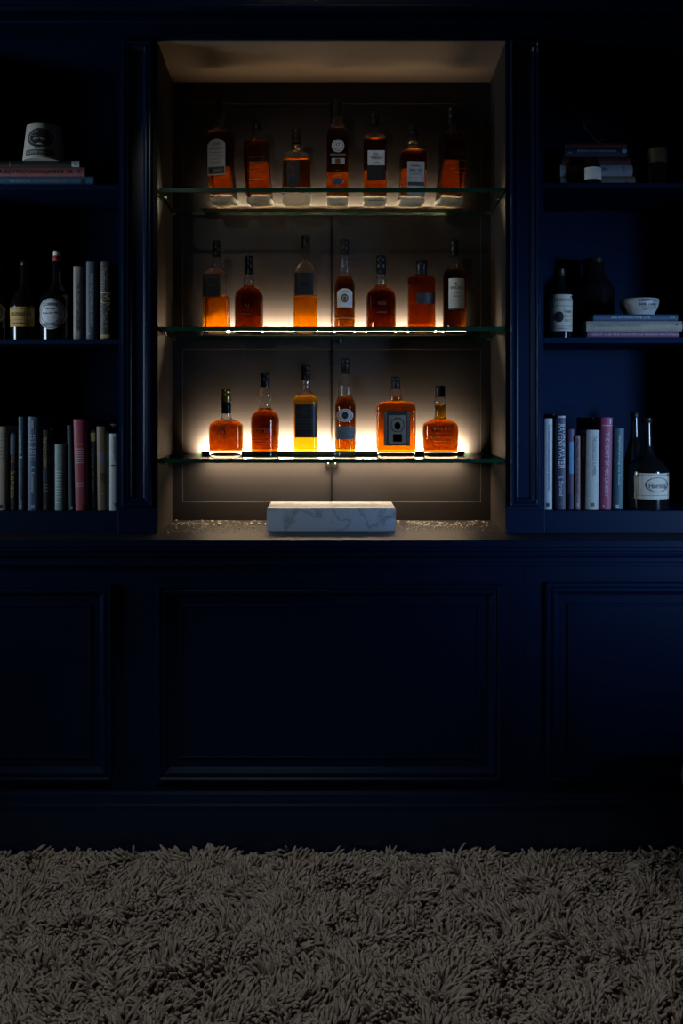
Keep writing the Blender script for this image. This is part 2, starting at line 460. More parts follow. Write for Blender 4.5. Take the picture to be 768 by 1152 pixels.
def glow_sheet_mat():
    m = bpy.data.materials.new('added_glow_sheet'); m.use_nodes = True
    nt = m.node_tree; nt.nodes.clear()
    o = nt.nodes.new('ShaderNodeOutputMaterial'); t = nt.nodes.new('ShaderNodeBsdfTranslucent'); d = nt.nodes.new('ShaderNodeBsdfDiffuse'); mx = nt.nodes.new('ShaderNodeMixShader')
    tc = nt.nodes.new('ShaderNodeTexCoord'); n = nt.nodes.new('ShaderNodeTexNoise'); n.inputs['Scale'].default_value = 90
    r = nt.nodes.new('ShaderNodeValToRGB'); r.color_ramp.elements[0].color = (.84, .82, .78, 1); r.color_ramp.elements[1].color = (.87, .85, .81, 1)
    nt.links.new(tc.outputs['Object'], n.inputs['Vector']); nt.links.new(n.outputs['Fac'], r.inputs['Fac'])
    nt.links.new(r.outputs['Color'], t.inputs['Color']); nt.links.new(r.outputs['Color'], d.inputs['Color'])
    mx.inputs[0].default_value = .25; nt.links.new(t.outputs[0], mx.inputs[1]); nt.links.new(d.outputs[0], mx.inputs[2])
    nt.links.new(mx.outputs[0], o.inputs['Surface']); return m
GLOWSHEET = glow_sheet_mat()  # for the sheets added behind bottles so the liquid glows

WHITE = cmat('white_label_paper', (0.80, 0.78, 0.73), rough=0.7)
GREYL = cmat('grey_label_paper', (0.55, 0.55, 0.53), rough=0.7)
BLKL = cmat('black_label_paper', (0.012, 0.012, 0.012), rough=0.5)
SLATE = cmat('slate_label_paper', (0.10, 0.13, 0.16), rough=0.6)
SEPIA = cmat('sepia_ink', (0.14, 0.125, 0.10), rough=.7)
REDINK = cmat('red_ink', (0.30, 0.03, 0.03), rough=0.6)
BLUEINK = cmat('blue_ink', (0.03, 0.09, 0.28), rough=0.6)
BRNINK = cmat('brown_ink', (0.16, 0.07, 0.025), rough=0.6)
GREYINK = cmat('grey_ink', (0.20, 0.20, 0.20), rough=0.6)
DIMINK = cmat('dim_grey_ink', (0.07, 0.07, 0.065), rough=0.6)
ETCHGLINT = cmat('etch_and_glint_tone', (0.22, 0.15, 0.10), rough=0.5)  # ink of the etched type and of painted reflection lines
BLK = INK

# shelf heights (top faces)
Z1, Z2, Z3 = Z(211.5, -0.005), Z(367.5, -0.005), Z(516.0, -0.005)
ST = 0.0135

G1, G2, G3 = GB % 'top', GB % 'middle', GB % 'bottom'
def sq_body(top, neckw, sh0, sh1, hw, rn=0.3, neck2=None):
    """square bottle: neck, shoulder, straight body"""
    return [(top, neckw, 1.0, 1.0), (sh0, neck2 or neckw, 1.0, 1.0), (sh1, hw, rn), (999, hw, rn)]

# ---- top shelf, seven bottles
bottle('tall square bottle with big arched cream label, leftmost on the top glass shelf', G1, 248, Z1,
       sq_body(132, 4.6, 144, 150, 13.2, 0.25), 'deep', 150, (114, 134, 4.9), base=9, backglow=(238, 258, 186, 226), rz=-14, shear=5, lit_base=True, depth=0.85,
       bands=[(133, 136, 5.3, CAPBRN)],
       labels=[('arch', (237, 258, 159, 200), WHITE, [('text', BLK, 'JOHN', 247.5, 165.5, 2.6, 9), ('text', BLK, 'HAWKSMAN', 247.5, 170.2, 2.6, 16),
               ('rect', GREYINK, 239.5, 255.5, 174.6, 175.1), ('text', GREYINK, 'SOUR MASH', 247.5, 178, 1.5, 13), ('text', GREYINK, 'STRAIGHT', 247.5, 182, 1.5, 12),
               ('text', GREYINK, 'BOURBON', 247.5, 186, 1.5, 12), ('rect', DIMINK, 238, 257, 190.8, 198.5), ('rect', WHITE, 240, 255, 193.3, 196)])])
bottle('square whisky bottle without paper label, second from the left on the top glass shelf', G1, 289, Z1,
       sq_body(144, 5.2, 156, 161, 13.6, 0.35), 'deep', 161, (131, 147, 5.6, 5.2), base=9, backglow=(279, 299, 180, 226), rz=-9, shear=4, lit_base=True, depth=0.85,
       labels=[('none', (0, 0, 0, 0), None, [('rect', BRNINK, 282, 297, 180, 180.5), ('text', BRNINK, 'RESERVE', 289.5, 186, 2.5, 12), ('rect', ETCHGLINT, 281, 297, 194.5, 195.3), ('rect', ETCHGLINT, 281, 297, 204.2, 205)])])  # the thin pale lines paint orange reflections across the glass
bottle('short oval flask bottle with clear shoulders and black label, top glass shelf', G1, 333.5, Z1,
       [(159, 5.2, 1, 1), (169, 5.2, 1, 1), (171.5, 8, 1, .9), (175, 15.4, .8, .62), (999, 16.4, .8, .62)], 'deep', 181, (145, 162, 5.4, 5.2), base=17, lit_base=True, depth=0.62,
       capmat=CAPBRN, bands=[(164, 169, 5.6, GOLD)],
       labels=[('rect', (321, 337, 183, 212), BLKL, [('text', REDINK, '2', 329, 195, 11), ('ring', BLUEINK, 328, 203, 4, 3, .75)])])
bottle('tall narrow bottle with round white seal, in the middle of the top glass shelf', G1, 379.5, Z1,
       [(129, 4.6, 1, 1), (141, 7.2, .8, .95), (144, 8.5, .6), (150, 12, .4), (999, 12, .4)], 'deep', 146, (113, 131, 5), base=8, backglow=(370, 389, 192, 227), lit_base=True, depth=0.85,
       labels=[('disc', (373, 387, 160, 174.5), WHITE, [('text', BLK, 'ST', 380, 166, 3, 5), ('ring', GREYINK, 380, 167.2, 5.8, 6, .9), ('text', GREYINK, 'SPEY', 380, 170.5, 1.6, 6)]),
               ('rect', (373, 387.5, 181, 187.5), GREYL, [('rect', BRNINK, 377, 382.5, 181.5, 187)]),
               ('none', (0, 0, 0, 0), None, [('rect', ETCHGLINT, 371, 388.5, 176, 178), ('text', GOLDINK, '::', 380, 195, 6), ('text', GOLDINK, 'MALT', 380, 200, 2, 10), ('disc', BLUEINK, 380, 207, 6, 3.4)])])
bottle('square bottle with white over black label, third from the right on the top glass shelf', G1, 421.5, Z1,
       [(139, 4.6, 1, 1), (153, 5.6, 1, 1), (154.5, 11, .4), (157, 12.8, .4), (999, 12.8, .4)], 'deep', 158, (126, 141, 5.6, 5.2), base=8, backglow=(411.5, 431.5, 190, 227), lit_base=True, depth=0.85,
       labels=[('rect', (413, 432, 172.5, 189), WHITE, [('text', BLK, 'OLD', 422, 176.5, 2, 6), ('text', BLK, 'VIRGO', 422.5, 180.5, 4, 12), ('text', GREYINK, 'WHISKY', 422.5, 186, 1.3, 8)]),
               ('rect', (412.5, 433, 189.2, 206), BLKL), ('none', (0, 0, 0, 0), None, [('rect', ETCHGLINT, 413, 432, 221.5, 222.6), ('rect', ETCHGLINT, 413, 432, 227.5, 228.6)])])  # pale lines near the foot paint lit streaks in the glass
bottle('short square bottle with tall white label, second from right on the top glass shelf', G1, 464.5, Z1,
       [(149, 4.8, 1, 1), (155, 5.8, 1, 1), (168.5, 6, 1, 1), (170, 12, .35), (173, 13.8, .35), (999, 13.8, .35)], 'deep', 172, (142, 152, 5.4, 5), base=8, backglow=(453, 476, 188, 227), rz=6, shear=-2.5, lit_base=True, depth=0.85,
       bands=[(160, 163, 6.2, GOLD), (166, 168.6, 6.4, GOLD)],
       labels=[('rect', (455.5, 475, 185, 224), GREYL, [('text', BLK, 'GENERAL', 465, 190, 1.8, 11), ('text', BLK, 'No 18', 465, 194.5, 3.2, 12), ('text', GREYINK, 'STRAIGHT RYE', 465, 199, 1.3, 13), ('rect', GREYINK, 456, 474.5, 203, 203.4), ('rect', DIMINK, 456, 474.5, 208, 212)])])
bottle('tall square bottle without label, rightmost on the top glass shelf', G1, 509, Z1,
       sq_body(136, 4.8, 148, 152, 13.4, 0.22), 'deep', 152, (120, 139, 5), base=8, backglow=(498.5, 518.5, 178, 227), rz=13, shear=-5, lit_base=True, depth=0.85,
       labels=[('none', (0, 0, 0, 0), None, [('text', BRNINK, 'OLD 98', 511, 175, 3, 12), ('rect', ETCHGLINT, 502, 520, 183, 183.6), ('rect', ETCHGLINT, 502, 520, 192, 193), ('rect', ETCHGLINT, 502, 520, 196.5, 197.3), ('rect', BRNINK, 501, 520, 158, 158.6)])])

# ---- middle shelf, seven bottles
def dome_body(top, nw, n0, bulb, b0, sh0, sh1, hw):
    return [(top, nw, 1, 1), (n0, nw, 1, 1), (b0 - 4.5, bulb, 1, 1), (b0, bulb * 0.86, 1, 1), (sh0, bulb, 1, 1), (sh0 + (sh1 - sh0) * .3, hw * .72, 1, 1), (sh0 + (sh1 - sh0) * .62, hw * .92, 1, 1), (sh1, hw, 1, 1), (999, hw, 1, 1)]
bottle('half full square bottle of orange spirit with black label, leftmost on the middle glass shelf', G2, 243.5, Z2,
       [(285, 4.2, 1, 1), (300, 4.8, 1, 1), (303, 8.5, .6), (309, 13.6, .3), (999, 13.6, .3)], 'orange', 334.5, (271, 288, 4.4), base=3, backglow=(230.5, 256.5, 332, 373), rz=-9, depth=0.8,
       labels=[('rect', (231, 251, 309.5, 335.5), BRNINK, [('rect', BLK, 231.5, 250.5, 310, 334.5), ('text', DIMINK, 'VAN TAIN', 241, 313.5, 2.2, 14), ('text', DIMINK, 'RUM', 241, 322.5, 3, 7)])])
bottle('round dome shouldered bourbon bottle, second from the left on the middle glass shelf', G2, 280, Z2,
       dome_body(307, 4.6, 311, 6.2, 320, 322, 334, 16), 'dark', 322.5, (288, 309, 5.2, 4.8), base=4,
       labels=[('none', (0, 0, 0, 0), None, [('text', DIMINK, 'N', 279, 346, 5), ('text', DIMINK, 'BLENDED', 279, 355, 1.8, 11)])])
bottle('half full round shouldered bottle with black label, middle glass shelf, left of the panel gap', G2, 343.5, Z2,
       [(276, 4.6, 1, 1), (292, 5.3, 1, 1), (294.5, 6, 1, 1), (299, 11, .9), (305, 13.4, .7), (999, 13.4, .6)], 'orange', 334, (265, 279, 4.9), base=3, backglow=(330.8, 356.2, 332, 373), depth=0.85,
       labels=[('rect', (331.5, 353, 308, 334), BRNINK, [('rect', BLK, 332, 352.3, 308.5, 333), ('text', DIMINK, 'VAN TAIN', 342, 312, 2.2, 15), ('text', DIMINK, 'RUM', 342, 321, 3.6, 9)])])
bottle('slender bottle with arched white crest label, right of the panel gap, middle glass shelf', G2, 387.5, Z2,
       [(285, 4.6, 1, 1), (297, 6, 1, 1), (303, 6.9, 1, 1), (308, 5.4, 1, 1), (312, 8, 1, 1), (318, 11, 1, 1), (324, 11.6, 1, 1), (999, 11.6, 1, 1)], 'dark', 312, (270, 287.5, 5), base=4,
       labels=[('arch', (379, 396, 326, 347), WHITE, [('text', GREYINK, 'AVINOR', 387.5, 329.5, 1.7, 8), ('disc', BRNINK, 387.5, 337, 4, 5), ('ring', WHITE, 387.5, 337, 2.5, 3, .7)]),
               ('none', (0, 0, 0, 0), None, [('rect', ETCHGLINT, 377, 398, 358.6, 359.6)])])
bottle('round dome shouldered bourbon bottle, third from the right on the middle glass shelf', G2, 428.5, Z2,
       dome_body(307, 4.8, 311, 6.4, 320, 322, 334, 16.6), 'dark', 322.5, (288, 309, 5.6, 5.2), base=4,
       labels=[('none', (0, 0, 0, 0), None, [('text', DIMINK, 'NOS', 428.5, 343, 4, 9), ('text', DIMINK, 'BLENDED', 428.5, 353, 1.8, 11)])])
bottle('full cylindrical bottle with square shoulders and small black label, middle glass shelf', G2, 474, Z2,
       [(306, 5, 1, 1), (309, 5.4, 1, 1), (310.5, 12, 1, 1), (313, 15.6, 1, 1), (999, 15.8, 1, 1)], 'amber', 311.5, (294, 309.5, 6.2, 6.6), base=4, cut=2, backglow=(464, 484, 318, 373),
       labels=[('rect', (467, 487.5, 331.5, 343.5), BLKL, [('text', DIMINK, 'BUTTER', 477, 336, 2.6, 14), ('text', DIMINK, 'CASK', 477, 340.5, 1.5, 8)])])
bottle('tall round shouldered bottle with large white label, rightmost on the middle glass shelf', G2, 511, Z2,
       [(286, 4.4, 1, 1), (299, 5.2, 1, 1), (301, 6, 1, 1), (304.5, 10.4, 1, 1), (309, 13, 1, 1), (999, 13, 1, 1)], 'dark', 305, (270, 288, 4.6), base=4,
       labels=[('rect', (503, 521, 315, 350), WHITE, [('text', BLK, 'R', 511, 321, 3), ('text', BLK, 'WELSON', 512, 325.5, 3.2, 15), ('text', GREYINK, 'HIGHLAND', 512, 331, 1.4, 9), ('text', GREYINK, 'SINGLE MALT', 512, 335, 1.2, 10), ('rect', BLK, 503, 521, 348.6, 350)])])

# ---- bottom shelf, six bottles
bottle('squat wide decanter with gold collar, leftmost on the bottom glass shelf', G3, 254.5, Z3,
       [(450, 5.2, 1, 1), (469, 5.2, 1, 1), (471.5, 6, 1, 1), (473.5, 13, .8, .75), (477.5, 18.6, .7, .7), (497, 19, .7, .7), (508, 18.8, .7, .7), (999, 18, .7, .7)], 'dark', 474, (438, 450.5, 5.6, 5.4), base=5, depth=0.7, capmat=GOLD,
       bands=[(452, 465.5, 5.5, CAPBLK), (449.6, 452.5, 5.8, GOLD)],
       labels=[('none', (0, 0, 0, 0), None, [('ring', DIMINK, 252, 486, 4.6, 6.2, .8), ('text', DIMINK, 'X', 252, 485, 4), ('text', DIMINK, 'XO', 252, 494, 2)])])
bottle('round shouldered bottle with ball shaped neck, second from left on the bottom glass shelf', G3, 298, Z3,
       [(434, 5, 1, 1), (437, 5.8, 1, 1), (441, 8, 1, 1), (445, 8.5, 1, 1), (449, 7.6, 1, 1), (453, 5.8, 1, 1), (459, 6, 1, 1), (461, 9, 1, 1), (468, 15.4, 1, 1), (473, 16, 1, 1), (999, 15.6, 1, 1)], 'dark', 460, (420, 435.5, 5.2), base=4, head=True,
       labels=[('none', (0, 0, 0, 0), None, [('text', ETCHGLINT, 'BOTTIS', 295, 484, 4.5, 20), ('text', BRNINK, 'KENTUCKY STRAIGHT', 297.5, 491.5, 1.6, 22), ('rect', ETCHGLINT, 287, 309, 498.3, 498.8), ('text', BRNINK, 'BOURBON WHISKEY', 297.5, 495.5, 1.4, 20)])])
bottle('bottle with tall black label and pale foot, left of the gap, bottom glass shelf', G3, 343.8, Z3,
       [(425, 4.9, 1, 1), (438, 5.2, 1, 1), (441, 6, 1, 1), (444, 10, .9), (450, 13.8, .7), (999, 13.4, .6)], 'honey', 446, (411, 428, 5.1), base=4, depth=0.85,
       labels=[('rect', (332, 356.5, 455, 492), BLKL, [('text', DIMINK, 'JAMES', 344, 460, 2, 9), ('text', DIMINK, 'MILL', 344, 464.5, 3.4, 11), ('rect', DIMINK, 333.5, 355, 471, 471.4), ('text', DIMINK, 'TENNESSEE', 344, 475, 1.8, 17), ('rect', DIMINK, 333.5, 355, 478.4, 478.8), ('text', DIMINK, 'SOUR MASH', 344, 482.5, 1.8, 16), ('text', DIMINK, 'WHISKEY', 344, 487.5, 1.8, 14)])])
bottle('slender bottle with oval silver label, right of the panel gap on the bottom glass shelf', G3, 388.3, Z3,
       [(418, 4.6, 1, 1), (426, 6.4, 1, 1), (434, 8, 1, 1), (440, 8, 1, 1), (446, 7.6, 1, 1), (449, 9.4, 1, 1), (455, 11.8, 1, 1), (999, 12, 1, 1)], 'dark', 447, (403, 420.5, 5), base=4,
       labels=[('disc', (378.5, 397, 460, 474.5), GREYL, [('ring', GREYINK, 387.8, 467.2, 7.8, 6, .88), ('disc', INK, 387.8, 467.2, 3.6, 4.2), ('text', GREYL, 'T', 387.8, 467.2, 4)]),
               ('rect', (378, 398.5, 479.5, 494), SLATE, [('text', GREYINK, 'TALMORE', 388, 483.5, 2, 13), ('rect', GREYINK, 379, 397.5, 488.2, 488.6), ('text', GREYINK, 'WHISKY', 388, 491, 1.6, 11)])])
bottle('broad rectangular bottle with framed portrait label on the bottom glass shelf', G3, 445, Z3,
       [(435, 5, 1, 1), (439, 5.6, 1, 1), (445, 7.4, 1, 1), (451, 7.4, 1, 1), (451.8, 9, .8, .8), (452.8, 18.5, .45, .57), (457.5, 21.8, .35, .55), (504, 21.8, .35, .55), (999, 20.6, .35, .55)], 'amber', 446, (424, 437.5, 5), base=4, depth=0.55, cut=2.2,
       labels=[('rect', (431, 460, 462, 501), BLKL, [('rect', DIMINK, 431.6, 434.5, 462.6, 500.4), ('rect', DIMINK, 457, 459.4, 462.6, 500.4), ('rect', SEPIA, 436, 456, 467, 498.5), ('disc', DIMINK, 446, 479, 3.4, 4.4), ('rect', DIMINK, 441, 451, 488, 496.5), ('ring', DIMINK, 446, 478, 7.5, 8, .9), ('rect', DIMINK, 443, 449, 470.3, 471)])])
bottle('squat bottle with waisted glass neck, rightmost on the bottom glass shelf', G3, 495, Z3,
       [(444, 5, 1, 1), (447, 6, 1, 1), (453, 7.4, 1, 1), (458, 6.4, 1, 1), (462, 5.8, 1, 1), (470, 6.2, 1, 1), (472, 9, .9, .8), (476.5, 19, .8, .7), (484, 19.8, .75, .68), (504, 19.4, .75, .68), (999, 18.6, .75, .68)], 'dark', 456, (434, 446.5, 5.6), base=4, depth=0.7,
       labels=[('none', (0, 0, 0, 0), None, [('text', ETCHGLINT, 'WHIS', 495, 482, 3.6, 20), ('text', BRNINK, 'ORIGINAL', 495, 487, 1.8, 14), ('text', ETCHGLINT, 'Collection', 494, 491.5, 2.6, 22), ('rect', BRNINK, 487, 507, 496, 496.5), ('rect', BRNINK, 487, 507, 500, 500.5)])])

# ------------------------------------------------------------------ glass shelves
JX0, JX1 = X(177.3), X(568.3)        # niche opening
BW = 0.014                           # the niche widens towards its back
YBACK = 0.327
for zt, nm, fr in ((Z1, 'top', 4), (Z2, 'middle', 4), (Z3, 'bottom', 4)):
    t = thing('glass_shelf', 'clear glass shelf with green edge carrying the %s row of bottles' % nm, 'shelf', (0, 0, zt - ST), 0, 'glass shelves in the lit niche')
    y0, y1 = -0.005, 0.318
    def xw(y, s): return (JX1 + BW * max(y, 0) / YBACK - 0.0035) if s > 0 else (JX0 - BW * max(y, 0) / YBACK + 0.0035)
    p = [(xw(y0, -1), y0), (xw(y0, 1), y0), (xw(y1, 1), y1), (xw(y1, -1), y1)]
    c = 0.0012; m = MB()
    vs = [(x, y, c) for x, y in p] + [(x, y, ST - c) for x, y in p]
    m.add(vs, [[0, 1, 5, 4], [1, 2, 6, 5], [2, 3, 7, 6], [3, 0, 4, 7]], 1)
    q = [(x + (c if x < 0 else -c), y + (c if y < .1 else -c)) for x, y in p]
    m.add([(x, y, 0) for x, y in q], [[3, 2, 1, 0]], 0); m.add([(x, y, ST) for x, y in q], [[0, 1, 2, 3]], 0)
    vs2 = [(x, y, 0) for x, y in q] + [(x, y, c) for x, y in p] + [(x, y, ST - c) for x, y in p] + [(x, y, ST) for x, y in q]
    fs = []
    for i in range(4):
        j = (i + 1) % 4; fs += [[i, j, 4 + j, 4 + i], [8 + i, 8 + j, 12 + j, 12 + i]]
    m.add(vs2, fs, 1)
    pane = m.build('pane', [SHELFG, EDGEG], t, fixn=True)
    for sx in (-1, 1):
        for yy in (0.05, 0.27):
            pg = MB(); xx = xw(yy, sx) + sx * 0.002
            pg.tube([(xx, yy, -0.005), (xx - sx * 0.020, yy, -0.005)], 0.0045, 12); pg.box(min(xx - sx * .02, xx - sx * .004), max(xx - sx * .02, xx - sx * .004), yy - .006, yy + .006, -0.0015, -0.0002)
            pg.build('shelf_pin', STEEL, t, smooth=40)

# ------------------------------------------------------------------ the lit niche
YC0 = Z(600)                         # counter top height
ZN1 = Z(46.5)                        # niche ceiling at the front
ZCT = YC0
niche = thing('display_niche', 'tall warm lit bar niche with taupe sides and charcoal back doors', 'cabinet', (0, 0, ZCT))
hN = ZN1 - ZCT
def niche_side(s):
    xf = JX1 if s > 0 else JX0; xb = xf + s * BW
    m = MB(); th = 0.012
    vs = [(xf, 0.0, 0), (xb, YBACK, 0), (xb, YBACK, hN), (xf, 0.0, hN)]
    vs += [(x + s * th, y, z) for x, y, z in vs]
    m.add(vs, [[0, 1, 2, 3], [4, 7, 6, 5], [0, 4, 5, 1], [1, 5, 6, 2], [2, 6, 7, 3], [3, 7, 4, 0]])
    return m.build('side_panel', JAMB, niche)
niche_side(-1); niche_side(1)
m = MB(); m.add([(JX0, 0, hN), (JX1, 0, hN), (JX1 + BW, YBACK, hN - .004), (JX0 - BW, YBACK, hN - .004)] + [(JX0, 0, hN + .012), (JX1, 0, hN + .012), (JX1 + BW, YBACK, hN + .012), (JX0 - BW, YBACK, hN + .012)],
                [[0, 1, 2, 3], [7, 6, 5, 4], [0, 4, 5, 1], [1, 5, 6, 2], [2, 6, 7, 3], [3, 7, 4, 0]])
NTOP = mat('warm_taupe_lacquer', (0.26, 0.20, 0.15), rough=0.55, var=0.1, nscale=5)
m.build('top_panel', NTOP, niche)
# pair of back doors with recessed panels
xg = X(373, YBACK)
def yb(px): return X(px, YBACK)
def zb(py): return Z(py, YBACK) - ZCT
BR = [(0, 0), (0.0006, 0.0002), (0.0022, 0.0045), (0.010, 0.0045)]
for s in (-1, 1):
    x0, x1 = (JX0 - BW + 0.001, xg - 0.0022) if s < 0 else (xg + 0.0022, JX1 + BW - 0.001)
    rects = []
    o_, i_ = (0.034, 0.020) if s < 0 else (0.020, 0.034)
    a0, a1 = (yb(205), xg - 0.0024) if s < 0 else (xg + 0.0024, yb(541))
    # door face as a grid with two panel openings
    zlev = [0.0005, zb(565), zb(393), zb(380), zb(116), hN - 0.006]
    d = MB(); yf = YBACK
    def quad(xa, xb_, za, zb_): d.add([(xa, yf, za), (xb_, yf, za), (xb_, yf, zb_), (xa, yf, zb_)], [[0, 1, 2, 3]])
    quad(x0, x1, zlev[0], zlev[1]); quad(x0, x1, zlev[2], zlev[3]); quad(x0, x1, zlev[4], zlev[5])
    for za, zc in ((zlev[1], zlev[2]), (zlev[3], zlev[4])):
        quad(x0, a0, za, zc); quad(a1, x1, za, zc)
        # stepped recess on three sides, running out at the meeting edge of the doors
        k0 = len(d.v); 
        for ins, dp in BR:
            xa_, xb2 = (a0 + ins, a1) if s < 0 else (a0, a1 - ins)
            d.v += [(xa_, yf + dp, za + ins), (xb2, yf + dp, za + ins), (xb2, yf + dp, zc - ins), (xa_, yf + dp, zc - ins)]
        for j_ in range(len(BR) - 1):
            for i in range(4):
                i2 = (i + 1) % 4; a_ = k0 + j_ * 4; d.f.append([a_ + i, a_ + i2, a_ + 4 + i2, a_ + 4 + i]); d.mi.append(0)
        a_ = k0 + (len(BR) - 1) * 4; d.f.append([a_, a_ + 1, a_ + 2, a_ + 3]); d.mi.append(0)
    # thickness: side edges and a back sheet
    d.add([(x0, yf, zlev[0]), (x1, yf, zlev[0]), (x1, yf, zlev[5]), (x0, yf, zlev[5]), (x0, yf + .016, zlev[0]), (x1, yf + .016, zlev[0]), (x1, yf + .016, zlev[5]), (x0, yf + .016, zlev[5])],
          [[0, 4, 5, 1], [1, 5, 6, 2], [2, 6, 7, 3], [3, 7, 4, 0], [4, 7, 6, 5]])
    dr = d.build('back_door', BACKP, niche)
    # small latch near the foot and a ring pull by the gap
    xl = xg + s * 0.0135
    lt = MB(); lt.box(xl - .0085, xl + .0085, YBACK - .012, YBACK - .0002, zb(527), zb(519.5), bev=.0015)
    lt.build('latch', LATCHM, dr, smooth=40)
    scw = MB(); scw.lathe([(0, .0019), (.0008, .0019), (.0012, .001)], 16)
    sv = [(xl + s * -0.001 + a, YBACK - .012 - c_, zb(521.5) + b) for a, b, c_ in scw.v]; scw.v = sv
    scw.build('screw', STEEL, dr)
    rp = MB(); pts = [(xg + s * (0.004 + 0.015 * math.sin(a)), YBACK - 0.0025, zb(409) - 0.015 * math.cos(a)) for a in np.linspace(0.15, 1.5, 9)]
    rp.tube(pts, 0.0009, 6); rp.build('finger_pull', BLACKM, dr, smooth=60)
gapm = MB(); gapm.box(xg - 0.03, xg + 0.03, YBACK + 0.0165, YBACK + 0.019, 0.001, hN - .006); gapm.build('door_stop', BLACKM, niche)
# little brass peg under the middle shelf
pk = MB(); pk.tube([(X(383, .30), YBACK - .001, Z2 - ZCT - ST - .008), (X(383, .30), YBACK - .030, Z2 - ZCT - ST - .008)], .003, 12); pk.tube([(X(383, .30), YBACK - .028, Z2 - ZCT - ST - .016), (X(383, .30), YBACK - .028, Z2 - ZCT - ST - .001)], .003, 12)
pk.build('shelf_peg', STEEL, niche, smooth=40)

# LED profiles at the back of each shelf
def led(zs, w0, w1, h, lab, name='led_light_bar', down=False):
    t = thing(name, lab, 'light', ((w0 + w1) / 2, 0.274, zs), 0, 'light bars along the back of the niche')
    hw = (w1 - w0) / 2; m = MB()
    if not down:
        m.add([(-hw, -.007, 0), (-hw, .007, 0), (-hw, .007, h * .55), (-hw, -.003, h), (-hw, -.007, h)], []); k = 0
        m.v += [(hw, y, z) for (_, y, z) in m.v[:5]]
        for i in range(5):
            j = (i + 1) % 5; m.f.append([i, j, 5 + j, 5 + i]); m.mi.append(0)
        m.f += [[4, 3, 2, 1, 0], [5, 6, 7, 8, 9]]; m.mi += [0, 0]
        m.box(-hw, hw, .0065, .0425, 0, .0018)  # flange added to keep the bar's light from falling through the shelf
        m.build('profile', BRONZE, t)
        e = MB(); e.add([(-hw + .004, .0075, h * .58), (hw - .004, .0075, h * .58), (hw - .004, -.0018, h * .985), (-hw + .004, -.0018, h * .985)], [[0, 1, 2, 3]])
        # shallow lens
        e.v += [(x, y + .001, z + .001) for x, y, z in e.v[:4]]; e.f = [[0, 3, 2, 1], [4, 5, 6, 7], [0, 1, 5, 4], [1, 2, 6, 5], [2, 3, 7, 6], [3, 0, 4, 7]]; e.mi = [0] * 6
        e.build('diffuser', EMIT, t)
    else:
        m.box(-hw, hw, -.005, .005, -h, 0, bev=.001); m.build('profile', ALU, t)
        e = MB(); e.box(-hw + .004, hw - .004, -.0038, .0038, -h - .0012, -h + .001); e.build('diffuser', EMIT, t)
    return t
LX0, LX1 = X(228, .3), X(521, .3)
led(Z1, LX0, LX1, 0.006, 'slim dark light bar behind the bottles of the top shelf')
led(Z2, LX0, LX1, 0.007, 'slim dark light bar behind the bottles of the middle shelf')
led(Z3, LX0, LX1, 0.010, 'dark light bar behind the bottles of the bottom shelf, upright face showing')
led(Z3 - ST, LX0, LX1, 0.005, 'slim light bar fixed beneath the bottom glass shelf', down=True)

def area(name, loc, direction, sx, sy, power, col, spread=180):
    d = bpy.data.lights.new(name, 'AREA'); d.shape = 'RECTANGLE'; d.size = sx; d.size_y = sy; d.energy = power; d.color = col
    d.spread = math.radians(spread)
    o = bpy.data.objects.new(name, d); COL.objects.link(o); o.location = loc
    o.rotation_euler = Vector(direction).to_track_quat('-Z', 'Y').to_euler(); o['kind'] = 'helper'; return o
WARM = (1.0, 0.72, 0.45)
lw = LX1 - LX0; lxm = (LX0 + LX1) / 2
P_ = dict(r3=42, r3f=0.25, r3d=4.2, r2=19, r2f=17, r1=5.0, r1f=4.0, r1c=0.30)
def strip(name, z, y, dr, p, sp, w=None, th=0.012):
    # length runs along x
    o = area(name, (lxm, y, z), dr, w or lw, th, p, WARM, sp)
    q = Vector(dr).normalized(); zax = -q; xax = Vector((1, 0, 0)); yax = zax.cross(xax).normalized()
    o.rotation_euler = Matrix((xax, yax, zax)).transposed().to_euler(); return o
for nm, z_, h_ in (('3', Z3, .010), ('2', Z2, .006), ('1', Z1, .005)):
    row = {'3': 'bottom', '2': 'middle', '1': 'top'}[nm]
    strip('led_glow_%s_wall' % row, z_ + h_ * .55, 0.2835, (0, 1, .42), P_['r' + nm], 122, w=lw * (1.0 if nm == '3' else .88), th=.006)
    strip('led_glow_%s_front' % row, z_ + h_ + .004, 0.272, (0, -1, .22) if nm != '1' else (0, -1, -.02), P_['r' + nm + 'f'], 120 if nm != '1' else 80, w=lw * .94, th=.005)  # extra strip added to brighten the bottle backs and feet
strip('led_glow_below', Z3 - ST - 0.010, 0.297, (0, .12, -1), P_['r3d'], 160)
strip('led_glow_ceiling', Z1 + 0.010, 0.306, (0, -.42, 1), P_['r1c'], 60)

# pale grains scattered over the counter inside the niche
rng = np.random.default_rng(11); m = MB(); bmg = bmesh.new(); bmesh.ops.create_icosphere(bmg, subdivisions=1, radius=1.0)
iv_ = [v.co.copy() for v in bmg.verts]; if_ = [[v.index for v in f.verts] for f in bmg.faces]; bmg.free()
cc = [(rng.uniform(-.54, .55), rng.uniform(.01, .29), rng.uniform(.02, .06)) for _ in range(34)]
for i in range(1100):
    if rng.random() < .62: c_ = cc[rng.integers(len(cc))]; gx_, gy_ = rng.normal(c_[0], c_[2] * 1.6), rng.normal(c_[1], c_[2] * .6)
    else: gx_, gy_ = rng.uniform(-.545, .55), rng.beta(2, 1.3) * .30
    if not (-.545 < gx_ < .552 and -.02 < gy_ < .318) or (-.22 < gx_ < .22 and .03 < gy_ < .25): continue
    r_ = rng.gamma(3, .00036) + .0004
    m.add([(gx_ + v.x * r_ * 1.3, gy_ + v.y * r_, r_ * .8 + v.z * r_ * .8) for v in iv_], if_)
